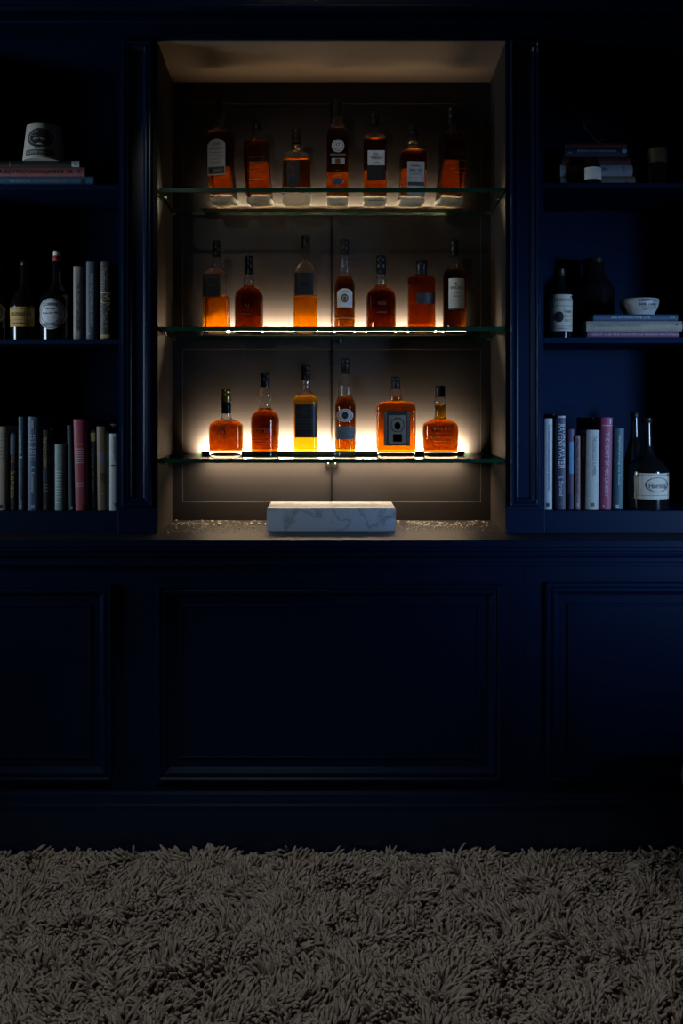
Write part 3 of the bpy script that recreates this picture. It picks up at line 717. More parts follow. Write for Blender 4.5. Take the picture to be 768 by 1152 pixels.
o = m.build('dust_grains', cmat('pale_grain', (.75, .70, .62), rough=.5), None, fixn=False); o.location = (0, 0, ZCT)
tag(o, 'scatter of tiny pale grains on the dark counter inside the niche', 'grains', kind='stuff')

# marble block on the counter
bl = thing('marble_block', 'white grey veined marble block standing on the counter in the niche', 'block', (X(372.5, .045), 0.045, ZCT))
m = MB(); hw = L(72.5, .045); m.box(-hw, hw, 0, 0.20, 0, Z(572, .045) - ZCT, bev=0.0015); m.build('slab', MARBLE, bl, smooth=40)

# ------------------------------------------------------------------ bookcases
CW = 1.42                            # outer end of the joinery
BD = 0.315                           # bookcase depth
ZH = Z(44)                           # underside of the header
for s, lab in ((-1, 'dark navy open bookcase standing left of the lit niche'), (1, 'navy open bookcase standing right of the lit niche')):
    xin = X(133.5) if s < 0 else X(611.5); xo = s * 1.30
    t = thing('bookcase', lab, 'bookcase', ((xin + xo) / 2, 0, ZCT), 0, 'open bookcases either side of the niche')
    cx = (xin + xo) / 2; a, b = sorted((xin - cx, xo - cx)); H_ = ZH - ZCT
    q = MB(); q.box(a - .02, b + .02, BD, BD + .012, 0, H_ + .02); q.build('back_panel', NAVYIN, t)
    for xx, sg in ((a, -1), (b, 1)):
        q = MB(); q.box(min(xx, xx + sg * .018), max(xx, xx + sg * .018), 0.001, BD, 0, H_ + .02); q.build('side_panel', NAVYIN, t)
    q = MB(); q.box(a, b, 0.001, BD, H_, H_ + .018); q.build('top_panel', NAVYIN, t)
    rows = ((207.5, 213.5), (381.5, 387)) if s < 0 else ((205.5, 212), (379.5, 386))
    for r0, r1 in rows:
        q = MB(); q.box(a + .001, b - .001, 0.006, BD - .001, Z(r1, .006) - ZCT, Z(r0, .006) - ZCT, bev=.0015); q.build('shelf', NAVYIN, t)
    zb0 = Z(575.5 if s < 0 else 574.5) - ZCT
    q = MB(); q.box(a, b, 0.004, BD - .001, zb0 - .02, zb0); q.build('bottom_shelf', NAVYIN, t)
    q = MB(); q.box(a, b, -.002, .012, 0.0, zb0 - .001, bev=.001); q.build('bottom_rail', NAVY, t)
    # pilaster between niche and bookcase
    p0, p1 = (X(134), X(176.5)) if s < 0 else (X(569.2), X(611))
    pt = thing('pilaster', 'navy moulded pilaster between the niche and the %s' % ('darker bookcase holding the white tapered tin' if s < 0 else 'bookcase holding the twig and the white bowl'), 'pilaster', ((p0 + p1) / 2, 0, ZCT), 0, 'pilasters framing the niche')
    c = (p0 + p1) / 2; w = (p1 - p0) / 2
    q = MB(); q.box(-w, w, -.004, -.0003, 0, H_ + .02)
    q.build('stile', NAVY, pt)
    q = MB(); ztop = Z(47) - ZCT; zbot = Z(569) - ZCT
    iw0, iw1 = -w + L(4), w - L(5)
    q.frame(iw0, iw1, zbot, ztop, [(0, 0), (0, -.010), (.003, -.014), (.008, -.014), (.012, -.008), (.016, -.011), (.020, -.011), (.026, -.002), (.028, -.0005)], y=-.004)
    q.build('panel_moulding', NAVYGLOSS, pt)
    q = MB(); q.box(-w - .001, w + .001, -.014, -.004, 0.0, Z(573.5) - ZCT, bev=.0015); q.build('plinth_block', NAVY, pt)
    # outer end
    q = MB(); xs = sorted((s * 1.32, s * CW)); 
    et = thing('end_pilaster', 'plain navy end post closing the %s bookcase' % ('darker' if s < 0 else 'brighter'), 'pilaster', ((xs[0] + xs[1]) / 2, 0, ZCT))
    w = (xs[1] - xs[0]) / 2; q.box(-w, w, -.004, BD, 0, H_ + .02, bev=.002); q.build('stile', NAVY, et)

# header and crown
t = MB(); y0 = -.006
hz0, hz1 = ZH + .0, Z(0)
def zz(py, y=0): return Z(py, y)
t.profx([(.02, Z(45.5)), (-.006, Z(45.5)), (-.006, Z(29)), (-.014, Z(28.5)), (-.018, Z(26)), (-.014, Z(23)), (-.022, Z(22.5)), (-.026, Z(20, -.02)), (-.022, Z(17)), (-.040, Z(16)), (-.050, Z(12.5, -.04)), (-.055, Z(8.5, -.05)), (-.070, Z(8, -.05)), (-.075, Z(3, -.07)), (-.098, Z(-2, -.08)), (-.12, Z(-12, -.1)), (-.125, Z(-22, -.1)), (.02, Z(-22, -.1))], -CW, CW)
tr = t.build('trim_1', NAVY, None, smooth=25); tag(tr, 'stepped navy crown moulding along the top of the joinery', kind='structure')

# counter top
ct = thing('countertop', 'long dark flecked stone counter running under niche and bookcases', 'countertop', (0, 0, ZCT))
q = MB(); q.box(-CW, CW, -.1398, YBACK - .002, -.0195, -.0002, bev=.0006); q.build('slab', STONE, ct)
q = MB(); yb_ = -.12
q.profx([(-.115, -.020), (-.1402, -.020), (-.1402, -.0006), (-.1455, -.0006), (-.147, -.0022), (-.147, -.019), (-.142, -.0205), (-.146, -.024), (-.146, -.031), (-.138, -.035), (-.138, -.040), (-.134, -.050), (-.127, -.056), (-.127, -.066), (-.130, -.070), (-.130, -.078), (-.115, -.082)], -CW, CW)
o = q.build('trim_2', NAVY, None, smooth=25); o.location = (0, 0, ZCT); tag(o, 'stepped navy moulding under the edge of the counter', kind='structure')

# base cabinets
YF = -.115
zbt = Z(641, YF); zb2 = Z(905, YF)
PM = [(0, 0), (0, -.010), (.003, -.015), (.010, -.015), (.015, -.009), (.020, -.012), (.026, -.012), (.034, -.001), (.040, .003), (.064, .003), (.067, -.001), (.071, -.001), (.073, .003)]
def bx(px): return X(px, YF)
for nm, c0, c1, p0, p1, pt_, pb_ in (('wide navy base cabinet with one long moulded panel under the niche', bx(152), bx(590), bx(176.5), bx(563.5), 656.5, 878),
                           ('navy base cabinet with moulded panel under the bookcase left of the niche', -CW, bx(151.8), -1.30, bx(127), 656, 878),
                           ('navy base cabinet with moulded panel under the bookcase right of the niche', bx(590.2), CW, bx(613.5), 1.30, 654.5, 878)):
    t = thing('base_cabinet', nm, 'cabinet', ((c0 + c1) / 2, YF, 0), 0, 'base cabinets under the counter')
    c = (c0 + c1) / 2
    q = MB(); q.box(c0 - c, c1 - c, 0.004, .40, .012, ZCT - .021); q.build('carcass', NAVYIN, t)
    q = MB(); za, zb_ = Z(pb_, YF), Z(pt_, YF); xa, xb_ = p0 - c, p1 - c
    for r in ((c0 - c, c1 - c, .012, za), (c0 - c, c1 - c, zb_, ZCT - .021), (c0 - c, xa, za, zb_), (xb_, c1 - c, za, zb_)):
        q.add([(r[0], 0, r[2]), (r[1], 0, r[2]), (r[1], 0, r[3]), (r[0], 0, r[3])], [[0, 1, 2, 3]])
    w0, w1, h0, h1 = c0 - c, c1 - c, .012, ZCT - .021
    q.add([(w0, 0, h0), (w1, 0, h0), (w1, 0, h1), (w0, 0, h1), (w0, .004, h0), (w1, .004, h0), (w1, .004, h1), (w0, .004, h1)], [[0, 4, 5, 1], [1, 5, 6, 2], [2, 6, 7, 3], [3, 7, 4, 0]])
    q.build('face_frame', NAVY, t, fixn=False)
    q = MB(); q.frame(xa, xb_, za, zb_, PM); q.build('raised_panel', NAVY, t, fixn=False)
# plinth
q = MB()
q.profx([(YF + .01, 0), (YF - .022, 0), (YF - .022, Z(908, YF)), (YF - .018, Z(904, YF)), (YF - .010, Z(902, YF)), (YF - .010, Z(899, YF)), (YF - .006, Z(896, YF)), (YF - .006, Z(893, YF)), (YF - .001, Z(890, YF)), (YF + .01, Z(890, YF))], -CW, CW)
o = q.build('baseboard_back', NAVYGLOSS, None, smooth=25); tag(o, 'tall navy plinth moulding along the foot of the base cabinets', kind='structure')

# ------------------------------------------------------------------ books
def surf_flat(y): return lambda x, z: y
def vbook(label, group, px0, px1, ptop, zfl, yfr, col, prints=(), depth=.17, tilt=0.0, h=None, rough=.55, lean_px=0):
    """standing book; prints use photo rows/columns"""
    w = L(px1 - px0, yfr); x0 = X((px0 + px1) / 2, yfr); H_ = Z(ptop, yfr) - zfl
    t = thing('book', label, 'book', (x0, yfr, zfl + 0.0004), 0, group)
    if lean_px: an = math.atan2(L(lean_px, yfr), H_); t.rotation_euler = (0, an, 0); t.location.z += abs(math.sin(an)) * w / 2
    n = 12; R = w * 0.16; m = MB()
    # cover: rounded spine and two boards in one u-shaped outline
    out = []; inn = []; cth = min(.0025, w * .14)
    for i in range(n + 1):
        u = -1 + 2 * i / n; out.append((u * w / 2, R * (abs(u) ** 2.4))); inn.append((u * (w / 2 - cth), R * (abs(u) ** 2.4) + cth))
    poly = [(-w / 2, depth)] + out + [(w / 2, depth), (w / 2 - cth, depth)] + inn[::-1] + [(-w / 2 + cth, depth)]
    k = len(poly)
    vs = [(x, y, 0) for x, y in poly] + [(x, y, H_) for x, y in poly]; m.add(vs, [])
    for i in range(k): m.f.append([i, (i + 1) % k, k + (i + 1) % k, k + i]); m.mi.append(0)
    o_ = list(range(0, n + 3)); i_ = list(range(k - 1, n + 2, -1))
    for a in range(len(o_) - 1):
        if a + 1 < len(i_):
            for off, rev in ((0, False), (k, True)):
                f = [o_[a] + off, o_[a + 1] + off, i_[a + 1] + off, i_[a] + off]; m.f.append(f[::-1] if rev else f); m.mi.append(0)
    cov = m.build('cover', cmat('book_cloth', col, rough=rough, var=.10, nscale=60), t, smooth=30)
    p = MB(); p.box(-w / 2 + cth + .0002, w / 2 - cth - .0002, R + cth + .001, depth - .004, .003, H_ - .003); p.build('page_block', PAPER, t)
    f = L(1, yfr); pc = (px0 + px1) / 2
    surf = lambda x, z: R * (min(1, abs(x) / (w / 2)) ** 2.4)
    make_labels(cov, [('none', (0, 0, 0, 0), None, prints)], surf, lambda px: (px - pc) * f, lambda py: Z(py, yfr) - zfl, f, off=0.0003)
    return t
def hbook(label, group, px0, px1, p0, p1, zb_, yfr, col, prints=(), depth=.16):
    """lying book, spine to the front; returns its top height"""
    h = L(p1 - p0, yfr); x0, x1 = X(px0, yfr), X(px1, yfr); w = x1 - x0
    t = thing('book', label, 'book', ((x0 + x1) / 2, yfr, zb_ + .0003), 0, group)
    n = 10; R = h * .16; cth = min(.0022, h * .16); m = MB()
    out = []; inn = []
    for i in range(n + 1):
        u = -1 + 2 * i / n; out.append((R * abs(u) ** 2.4, h / 2 + u * h / 2)); inn.append((R * abs(u) ** 2.4 + cth, h / 2 + u * (h / 2 - cth)))
    poly = [(depth, 0)] + out + [(depth, h), (depth, h - cth)] + inn[::-1] + [(depth, cth)]
    k = len(poly); m.add([(-w / 2, y, z) for y, z in poly] + [(w / 2, y, z) for y, z in poly], [])
    for i in range(k): m.f.append([i, (i + 1) % k, k + (i + 1) % k, k + i]); m.mi.append(0)
    o_ = list(range(0, n + 3)); i_ = list(range(k - 1, n + 2, -1))
    for a in range(len(o_) - 1):
        if a + 1 < len(i_):
            for off in (0, k): m.f.append([o_[a] + off, o_[a + 1] + off, i_[a + 1] + off, i_[a] + off]); m.mi.append(0)
    cov = m.build('cover', cmat('book_cloth', col, rough=.55, var=.10, nscale=60), t, smooth=30)
    p = MB(); p.box(-w / 2 + .003, w / 2 - .003, R + cth + .001, depth - .004, cth + .0002, h - cth - .0002); p.build('page_block', PAPER, t)
    f = L(1, yfr); pc = (px0 + px1) / 2
    surf = lambda x, z: R * (min(1, abs(z - h / 2) / (h / 2)) ** 2.4)
    make_labels(cov, [('none', (0, 0, 0, 0), None, prints)], surf, lambda px: (px - pc) * f, lambda py: h - (py - p0) * f, f, off=0.0003)
    return zb_ + .0003 + h

PALE_D = cmat('pale_blue_ink', (0.52, 0.58, 0.64), rough=.6)
TANINK = cmat('tan_ink', (0.46, 0.36, 0.20), rough=.6)
LILAC = cmat('lilac_ink', (0.48, 0.40, 0.50), rough=.6)
YELL = cmat('yellow_ink', (0.42, 0.34, 0.14), rough=.6)
NAVYINK = cmat('navy_ink', (0.015, 0.03, 0.08), rough=.6)
OCEAN = cmat('bright_blue_ink', (0.06, 0.20, 0.36), rough=.6)

YK = 0.030
# ---- bookcase left of the niche
zl1 = Z(207.5, .006) ; zl2 = Z(381.5, .006); zl3 = Z(575.5)
g = 'books lying in a pile on the top shelf left of the niche'
z = hbook('blue book lying at the bottom of the pile under the white tin', g, -34, 105, 196.5, 207, zl1, .022, (.05, .16, .30), [('text', PALE_D, 'THE HORIZON', 22, 201.8, 3.4, 24), ('text', TANINK, 'A COMMON SAILING STORY', 57, 201.8, 2.6, 38), ('rect', NAVYINK, 91, 95.5, 199, 205)])
z = hbook('dusky pink book lying in the middle of the pile under the white tin', g, -38, 95, 184, 194.5, z, .024, (.30, .10, .11), [('text', BLK, 'A KEVYEG·IAUANAMAY 10.', 40, 189.3, 4.6, 84), ('text', BLK, 'C', 89, 189, 4.5)])
z = hbook('thin black book with pale end band on top of the pile under the white tin', g, -20, 89.5, 175.8, 183.2, z, .026, (.012, .012, .012), [('rect', PALE_D, 80.5, 89, 176.4, 182.8), ('rect', GREYINK, 10.5, 11.2, 176.4, 182.6), ('vtext', INK, '17', 84.5, 179.6, 4)])
# tapered white tin
t = thing('tapered_tin', 'white tapered tin with dark round emblem standing on the pile of three books', 'tin', (X(49.5, .06), .062, z + .0004))
f = L(1, .06); hh = L(41, .06)
m = MB(); m.lathe([(0, 22.6 * f), (.002, 23.2 * f), (.006, 23 * f), (hh * .5, 21 * f), (hh - .006, 18.8 * f), (hh - .002, 18.4 * f), (hh, 17 * f), (hh, .001)], 48)
m.build('body', cmat('white_enamel', (.55, .53, .48), rough=.5, var=.06), t, smooth=40)
TB = z
def surf_tin(x, zz_):
    r = (23.1 - 4.6 * zz_ / hh) * f; return -math.sqrt(max(r * r - x * x, 1e-6))
TC = 49.5
make_labels(t, [('none', (0, 0, 0, 0), None, [
    ('disc', BLK, 51, 150, 14.2, 10.8), ('ring', SLATE, 51, 150, 13.6, 10.2, .93), ('ring', GREYL, 51, 150, 11.6, 8.4, .94),
    ('rect', SLATE, 42, 60, 143, 145.5), ('rect', GREYL, 40.5, 61.5, 147, 147.8), ('rect', GREYL, 44, 58, 149.6, 151.8), ('rect', SLATE, 42, 60, 153, 155.2), ('disc', GREYL, 51, 157, 3.0, .9),
    ('text', BLK, 'A.F.', 50.5, 160.2, 3.6, 9), ('rect', DIMINK, 35, 66, 163.5, 169.5), ('text', GREYL, 'COFFEE ROAST', 50.5, 166.5, 3, 28)])],
    surf_tin, lambda px: (px - TC) * f, lambda py: (173 - py) * f, f, off=.0003)

def dbottle(label, group, cx, zfl, prof, y, m_=None, labels=(), caps=(), name='dark_bottle', n=44):
    """dark glass bottle; prof = (photo row, half width px)"""
    t = thing(name, label, 'bottle' if 'bottle' in name else 'jar', (X(cx, y), y, zfl + .0003), 0, group)
    f = L(1, y); base = max(p for p, _ in prof)
    H = lambda py: max(0.0, (Z(py, y) - zfl)) if py < base else 0.0
    pr = sorted([(H(p), w * f) for p, w in prof])
    pp = round_profile([[a, b, b, b, 0] for a, b in pr], 2.5 * f); pl = [(s[0], s[1]) for s in pp]
    m = MB(); m.lathe([(0, pl[0][1] * .8)] + [(max(a, .0008), b) for a, b in pl] + [(pl[-1][0], .001)], n)
    m.build('glass_body', m_ or DARKGLASS, t, smooth=45)
    for (c0, c1, w0, w1, cm, nm) in caps:
        q = MB(); a, b = H(c1), H(c0); q.lathe([(a, w1 * f * .96), (a + .0008, w1 * f), (b - .0015, w0 * f), (b, w0 * f * .9), (b, .0005)], 32); q.build(nm, cm, t, smooth=45)
    def surf(x, z_):
        r = pl[-1][1]
        for (a, ra), (b, rb) in zip(pl, pl[1:]):
            if a <= z_ <= b: r = ra + (rb - ra) * (0 if b == a else (z_ - a) / (b - a)); break
        return -math.sqrt(max(r * r - x * x, 1e-7))
    make_labels(t, labels, surf, lambda px: (px - cx) * f, H, f, off=.0006)
    return t
YLW = cmat('yellow_label_paper', (.46, .30, .07), rough=.65)
PALEL = cmat('pale_blue_label_paper', (.50, .54, .60), rough=.6)
CREAML = cmat('cream_label_paper', (.50, .46, .38), rough=.65)
g = 'dark bottles on the middle shelf left of the niche'
dbottle('dark bottle with pale round label cut by the photo edge, beside the yellow label bottle', g, -2, zl2, [(296, 4.2), (322, 4.6), (336, 9.5), (342, 11), (380.5, 11)], .07,
        labels=[('disc', (-14, 9, 341, 365), PALEL, [('ring', DIMINK, -3, 353, 9, 10, .9), ('text', NAVYINK, 'ALE', -3, 353, 4)])], caps=[(292, 297, 4.6, 4.6, CAPBLK, 'cap')])
dbottle('dark bottle with yellow label, between two dark bottles with round pale labels', g, 28, zl2, [(298, 4.4), (322, 5), (334, 12), (341, 15.6), (347, 16), (380.5, 15.6)], .07,
        labels=[('rect', (14.5, 41.5, 347, 369), YLW, [('text', BLK, 'BRUSVALE LN', 28, 355, 4, 22), ('rect', BRNINK, 15, 41, 361.2, 361.7), ('text', REDINK, 'Monastery', 27, 365, 2.6, 18), ('rect', BRNINK, 15, 41, 348.6, 349.2)])], caps=[(294, 299, 4.8, 4.8, CAPBLK, 'cap')])
dbottle('dark bottle with large round pale label and red and white cap', g, 64, zl2, [(294, 4.3), (318, 4.8), (328, 10), (335, 17), (342, 18.6), (380.5, 18.2)], .07,
        labels=[('disc', (46.6, 78.6, 338, 372), PALEL, [('ring', DIMINK, 62.6, 355, 14.8, 15.8, .95), ('text', NAVYINK, 'JCORDER', 62, 344.5, 3.4, 17), ('text', NAVYINK, 'LEADS SMI ME', 62, 367, 3.2, 20), ('text', DIMINK, 'Brown Ale 1905', 62, 354, 2, 18), ('text', NAVYINK, 'BREWED', 62.5, 349.3, 1.8, 11), ('ring', GREYINK, 62, 355, 12, 11, .93)])],
        caps=[(288, 294.5, 4.6, 4.7, REDINK, 'seal'), (282.8, 288, 3.9, 4.2, WHITE, 'cap')])
g = 'books standing on the middle shelf left of the niche'
vbook('grey book standing beside the bottle with the red and white cap', g, 82, 92.5, 299.5, zl2, YK, (.26, .25, .24), [('vtext', BLK, 'THE FACTORY HANDBOOK', 88, 345, 4, 55), ('rect', GREYINK, 84, 90.5, 306, 320), ('vtext', DIMINK, 'RHA', 88, 366, 4.5, 9)])
vbook('slate blue book standing between the grey book and the black gilt book', g, 96.5, 108.5, 294.5, zl2, YK, (.055, .085, .125), [('vtext', PALE_D, 'SHEEPFOLD LAWRENCE HILLARY', 103.3, 338, 3.6, 60), ('vtext', GREYINK, 'COLLECTED ESSAYS', 100, 338, 1.8, 58), ('vtext', PALE_D, 'F', 100, 376, 3)])
vbook('black book with gold lettering standing nearest the navy pilaster', g, 112.5, 125.5, 294.5, zl2, YK, (.022, .020, .018), [('vtext', GREYINK, 'Perfume', 117, 315, 6, 28), ('vtext', GOLDINK, 'MUNI', 118.5, 340, 10, 18), ('rect', TANINK, 112.8, 125, 329, 330), ('vtext', GREYINK, 'Vol. I', 117.5, 360, 6, 16), ('rect', YELL, 112.8, 125.2, 376.6, 380.6)])
g = 'books standing in the bottom row left of the niche'
K = lambda *a, **k: vbook(a[0], g, a[1], a[2], a[3], zl3, a[4], a[5], *a[6:], **k)
K('beige book at the far end of the bottom row, cut by the photo edge', -7, 8, 480, YK, (.36, .30, .24), [('rect', TANINK, -6, 7.5, 490 + 3 * 0, 490.6)] + [('rect', GREYINK, -5, 7, 487 + 4 * i, 488 + 4 * i) for i in range(8)] + [('rect', BLK, -2, 2, 568, 572)])
K('dark book with gold script and blue patch beside the beige book', 10.2, 18, 487, YK + .01, (.020, .020, .020), [('rect', cmat('blue_patch', (.07, .12, .20)), 11, 17.4, 489, 512), ('rect', BRNINK, 12.5, 17.2, 512.5, 519), ('vtext', GOLDINK, 'Sonata', 14.8, 545, 6, 30), ('rect', GREYINK, 11.3, 17.3, 519.6, 520.4)])
K('slim navy book with a small pale mark, between gold script and broad blue books', 20.5, 27.5, 469, YK + .004, (.022, .05, .10), [('vtext', PALE_D, 'GARDEN WINTER', 23, 498, 2.4, 26), ('disc', PALE_D, 23.5, 514.5, 2, .9), ('vtext', GREYINK, 'HARRIET COLMAN', 23.6, 547, 2, 34), ('vtext', PALE_D, 'SUN', 23.4, 568, 2.4, 8)])
K('broad navy blue book, tallest beside the gilt brown titled book', 30.4, 44.8, 469, YK - .006, (.022, .062, .135), [('text', PALE_D, 'THE', 36.5, 490, 1.6, 7)] + [('text', PALE_D, w_, 36.5, 493.5 + 3.4 * i, 1.9, 7.5) for i, w_ in enumerate(('LAST', 'BLUE', '', 'MILE', 'ON', 'THE', 'LONG', 'ROAD')) if w_] + [('vtext', PALE_D, 'R. Kennaway', 37, 540, 3.4, 30), ('vtext', PALE_D, 'B', 37, 570, 4), ('vtext', GREYINK, 'I', 36.5, 478, 3, 9)])
K('dark brown book with gilt title, between the broad navy and the grey green books', 46.5, 55.5, 484, YK + .003, (.035, .022, .020), [('text', GREYINK, '17', 49, 486.5, 3), ('vtext', TANINK, 'THE OLD ACADEMY', 50.5, 509, 4, 34), ('rect', NAVYINK, 48, 55, 528.5, 542), ('text', GREYINK, 'II', 51.5, 570, 3)] + [('rect', GREYINK, 48.5, 54.5, 545 + 3.5 * i, 546 + 3.5 * i) for i in range(3)])
K('thin plain navy book behind the gilt titled brown book', 56, 60, 483, YK + .012, (.010, .014, .030))
K('low grey green cloth book beside the thin plain navy book', 61.2, 72.3, 500, YK - .004, (.16, .24, .25), [('rect', GREYINK, 62.5, 71, 511.5 + 0, 512)] + [('rect', PALE_D, 62.5, 70 - (i % 3), 530 + 3.2 * i, 530.7 + 3.2 * i) for i in range(12)])
K('low thin black book with gilt top edge beside the grey green book', 72.6, 75.4, 499, YK + .008, (.018, .016, .014), [('rect', TANINK, 73, 76.5, 499.8, 500.4)])
K('thin dark teal book squeezed against the crimson book', 77.4, 82.6, 478.5, YK + .004, (.018, .050, .075), [('rect', PALE_D, 80, 82.4, 570, 573)], lean_px=-2)
K('tall crimson cloth book in the bottom row', 84.4, 98.8, 472, YK - .008, (.26, .030, .060), [('text', TANINK, 'VERSES', 89.5, 499.5, 2.4, 11)] + [('rect', LILAC, 86, 96, 505 + 2.6 * i, 505.7 + 2.6 * i) for i in range(7)] + [('rect', LILAC, 86, 96, 543 + 2.2 * i, 543.5 + 2.2 * i) for i in range(3)] + [('rect', REDINK, 89, 93, 568, 572.5)], lean_px=-2.4)
K('black book with yellow patch at the head, between crimson and brown books', 100.2, 108.8, 484, YK + .004, (.020, .020, .020), [('rect', YELL, 100.6, 107.4, 487, 496.5), ('vtext', GREYINK, 'LA LITURGIE . DE L ORIENT', 104, 529, 3.6, 48), ('rect', GREYINK, 101, 108, 499, 499.6), ('rect', GREYINK, 101, 108, 511, 511.5)])
K('brown mottled book with grey square on its spine', 109.4, 121.6, 480, YK - .003, (.13, .085, .050), [('rect', cmat('grey_patch', (.10, .12, .16)), 111.5, 121, 510, 520.5), ('rect', GREYINK, 110, 121.4, 509, 509.5), ('vtext', BLK, 'ESSAY', 116, 538, 6, 11), ('vtext', TANINK, 'V', 115.5, 556, 2.5)], lean_px=-1.2)
K('black book behind the pale blue book nearest the pilaster', 124.8, 132.2, 477, YK + .03, (.012, .012, .012), [('rect', TANINK, 122.8, 132, 477.6, 478)])
K('pale blue white book in front of the black book nearest the pilaster', 122.6, 132.6, 488, YK - .010, (.42, .49, .52), [('vtext', DIMINK, 'GIOVANNI', 128.5, 501, 2.6, 18), ('vtext', GREYINK, 'CONCERTO', 128.5, 515, 1.8, 10), ('rect', BLK, 125, 129.5, 523, 524.4), ('text', BLK, 'Y', 129, 568, 3.5)], depth=.034)

# ---- bookcase right of the niche
zr1 = Z(205.5, .006); zr2 = Z(379.5, .006); zr3 = Z(574.5)
g = 'books lying in a pile on the top shelf right of the niche'
z = hbook('tan book lying at the bottom of the pile behind the small black capped bottle', g, 630.5, 714.5, 193, 205, zr1, .055, (.24, .19, .15), [('disc', BLK, 704.5, 200.5, .9, 1), ('rect', BRNINK, 631, 714, 193.8, 194.2)])
z = hbook('pale grey blue book lying on the tan book', g, 630, 711.5, 180, 192.6, z, .055, (.36, .38, .42), [('text', NAVYINK, 'HOMERIC EDITH', 667, 185.2, 3.4, 32), ('vtext', DIMINK, 'III', 701, 185, 3, 5)])
z = hbook('dark red book lying between the pale and the navy lying books', g, 632, 709.5, 170.5, 179.5, z, .057, (.055, .012, .016), [('text', REDINK, 'MASTERS OF EARLY VENETIAN ART', 672, 174.4, 4.4, 72)])
z = hbook('navy book with pale round mark lying near the top of the pile', g, 635, 705.5, 159.5, 170, z, .058, (.022, .040, .075), [('text', PALE_D, 'BEFORE MAY READINGS', 671, 163.5, 2.8, 44), ('text', PALE_D, 'vol', 641, 165, 2.4), ('disc', PALE_D, 702, 163.5, 2.8, 2.4), ('ring', NAVYINK, 702, 163.5, 2, 1.6, .6)])
z = hbook('dark red book on the very top of the pile beneath the dry twig', g, 635, 705, 154, 159.3, z, .059, (.070, .014, .018), [('text', REDINK, 'PORTRAITS FROM THE COAST', 670, 156.6, 2.2, 58)])
# twig
yt = .11; t = thing('dry_twig', 'thin dry branching twig resting on the pile of lying books', 'twig', (X(668, yt), yt, z + .0003))
f = L(1, yt); zt0 = z
def tw(px, py, dy=0): return ((px - 668) * f, dy, max(.0022, (154 - py) * f))
m = MB()
m.tube([tw(681, 153.4, -.01), tw(676, 152, -.006), tw(672, 149.2, -.004), tw(668, 144, 0), tw(664, 138.5, .004), tw(660, 133, .008), tw(657.6, 127, .01), tw(656.5, 121, .012), tw(658, 117.5, .012)], [.0018, .0022, .0026, .0024, .0022, .002, .0018, .0014, .0008], 8)
m.tube([tw(672, 149.2, -.004), tw(675, 147, -.012), tw(678, 145.6, -.02)], [.0018, .0014, .0007], 6)
m.tube([tw(671, 149, -.004), tw(669, 151.4, -.014), tw(668, 153.6, -.024)], [.002, .0018, .0014], 6)
m.tube([tw(660, 133, .008), tw(657, 132, .0), tw(654.6, 130, -.006)], [.0014, .0011, .0006], 6)
m.tube([tw(657.4, 126, .01), tw(661, 123.4, .004), tw(665, 122.6, -.002)], [.0014, .001, .0006], 6)
m.tube([tw(653, 149.5, .012), tw(651.5, 151, .012), tw(654, 153.4, .012), tw(660, 153.3, .008), tw(668, 153.4, .003), tw(674, 151, -.005)], [.0008, .0012, .0016, .0018, .0018, .0016], 6)
m.build('branch', cmat('dry_bark', (.17, .13, .10), rough=.8, bump=.3, bscale=300), t, smooth=60)
dbottle('small black capped bottle with white label standing before the lying books', None, 665, zr1, [(186, 8.6), (189.5, 10.6), (192, 11), (204.6, 10.8)], .024,
        labels=[('rect', (655.6, 674.6, 190.5, 204), WHITE)], caps=[(179, 188, 7.6, 8.6, CAPBLK, 'cap')], name='small_bottle')
dbottle('small dark glass jar with brown lid at the far side of the top shelf', None, 739, zr1, [(184, 8), (187, 10), (190, 10.4), (204.6, 9.6)], .05,
        caps=[(168, 184.5, 10.2, 10.2, mat('brown_metal_lid', (.085, .05, .025), rough=.4, var=.15), 'lid')], name='glass_jar')

g = 'books lying in a pile on the middle shelf right of the niche'
z = hbook('plum book lying at the bottom of the pile under the white bowl', g, 660.5, 764, 371.5, 379, zr2, .034, (.16, .055, .11), depth=.125, prints=[('text', LILAC, 'HARROW', 671, 375, 3.4, 13), ('text', LILAC, 'AND THE COUNTRY OF ROUND WATER', 717, 375, 2.2, 76), ('text', LILAC, 'PAN', 758, 375, 3, 8)])
z = hbook('beige book lying in the middle of the pile under the white bowl', g, 659.5, 767.5, 358, 369.5, z, .034, (.29, .26, .21), depth=.125, prints=[('text', GREYINK, 'Gymnasium of Small Secrets', 692, 362.5, 4, 56), ('disc', BLK, 761, 361.8, 1, 1.2)])
z = hbook('dark blue book lying on top of the pile directly under the white bowl', g, 667.5, 762.5, 348.2, 355.6, z, .036, (.020, .065, .13), depth=.122, prints=[('text', PALE_D, 'AN ATTRACTIVE LIFE', 709, 351.6, 2.2, 44), ('text', PALE_D, 'HUE', 756, 351.4, 2.2, 5)])
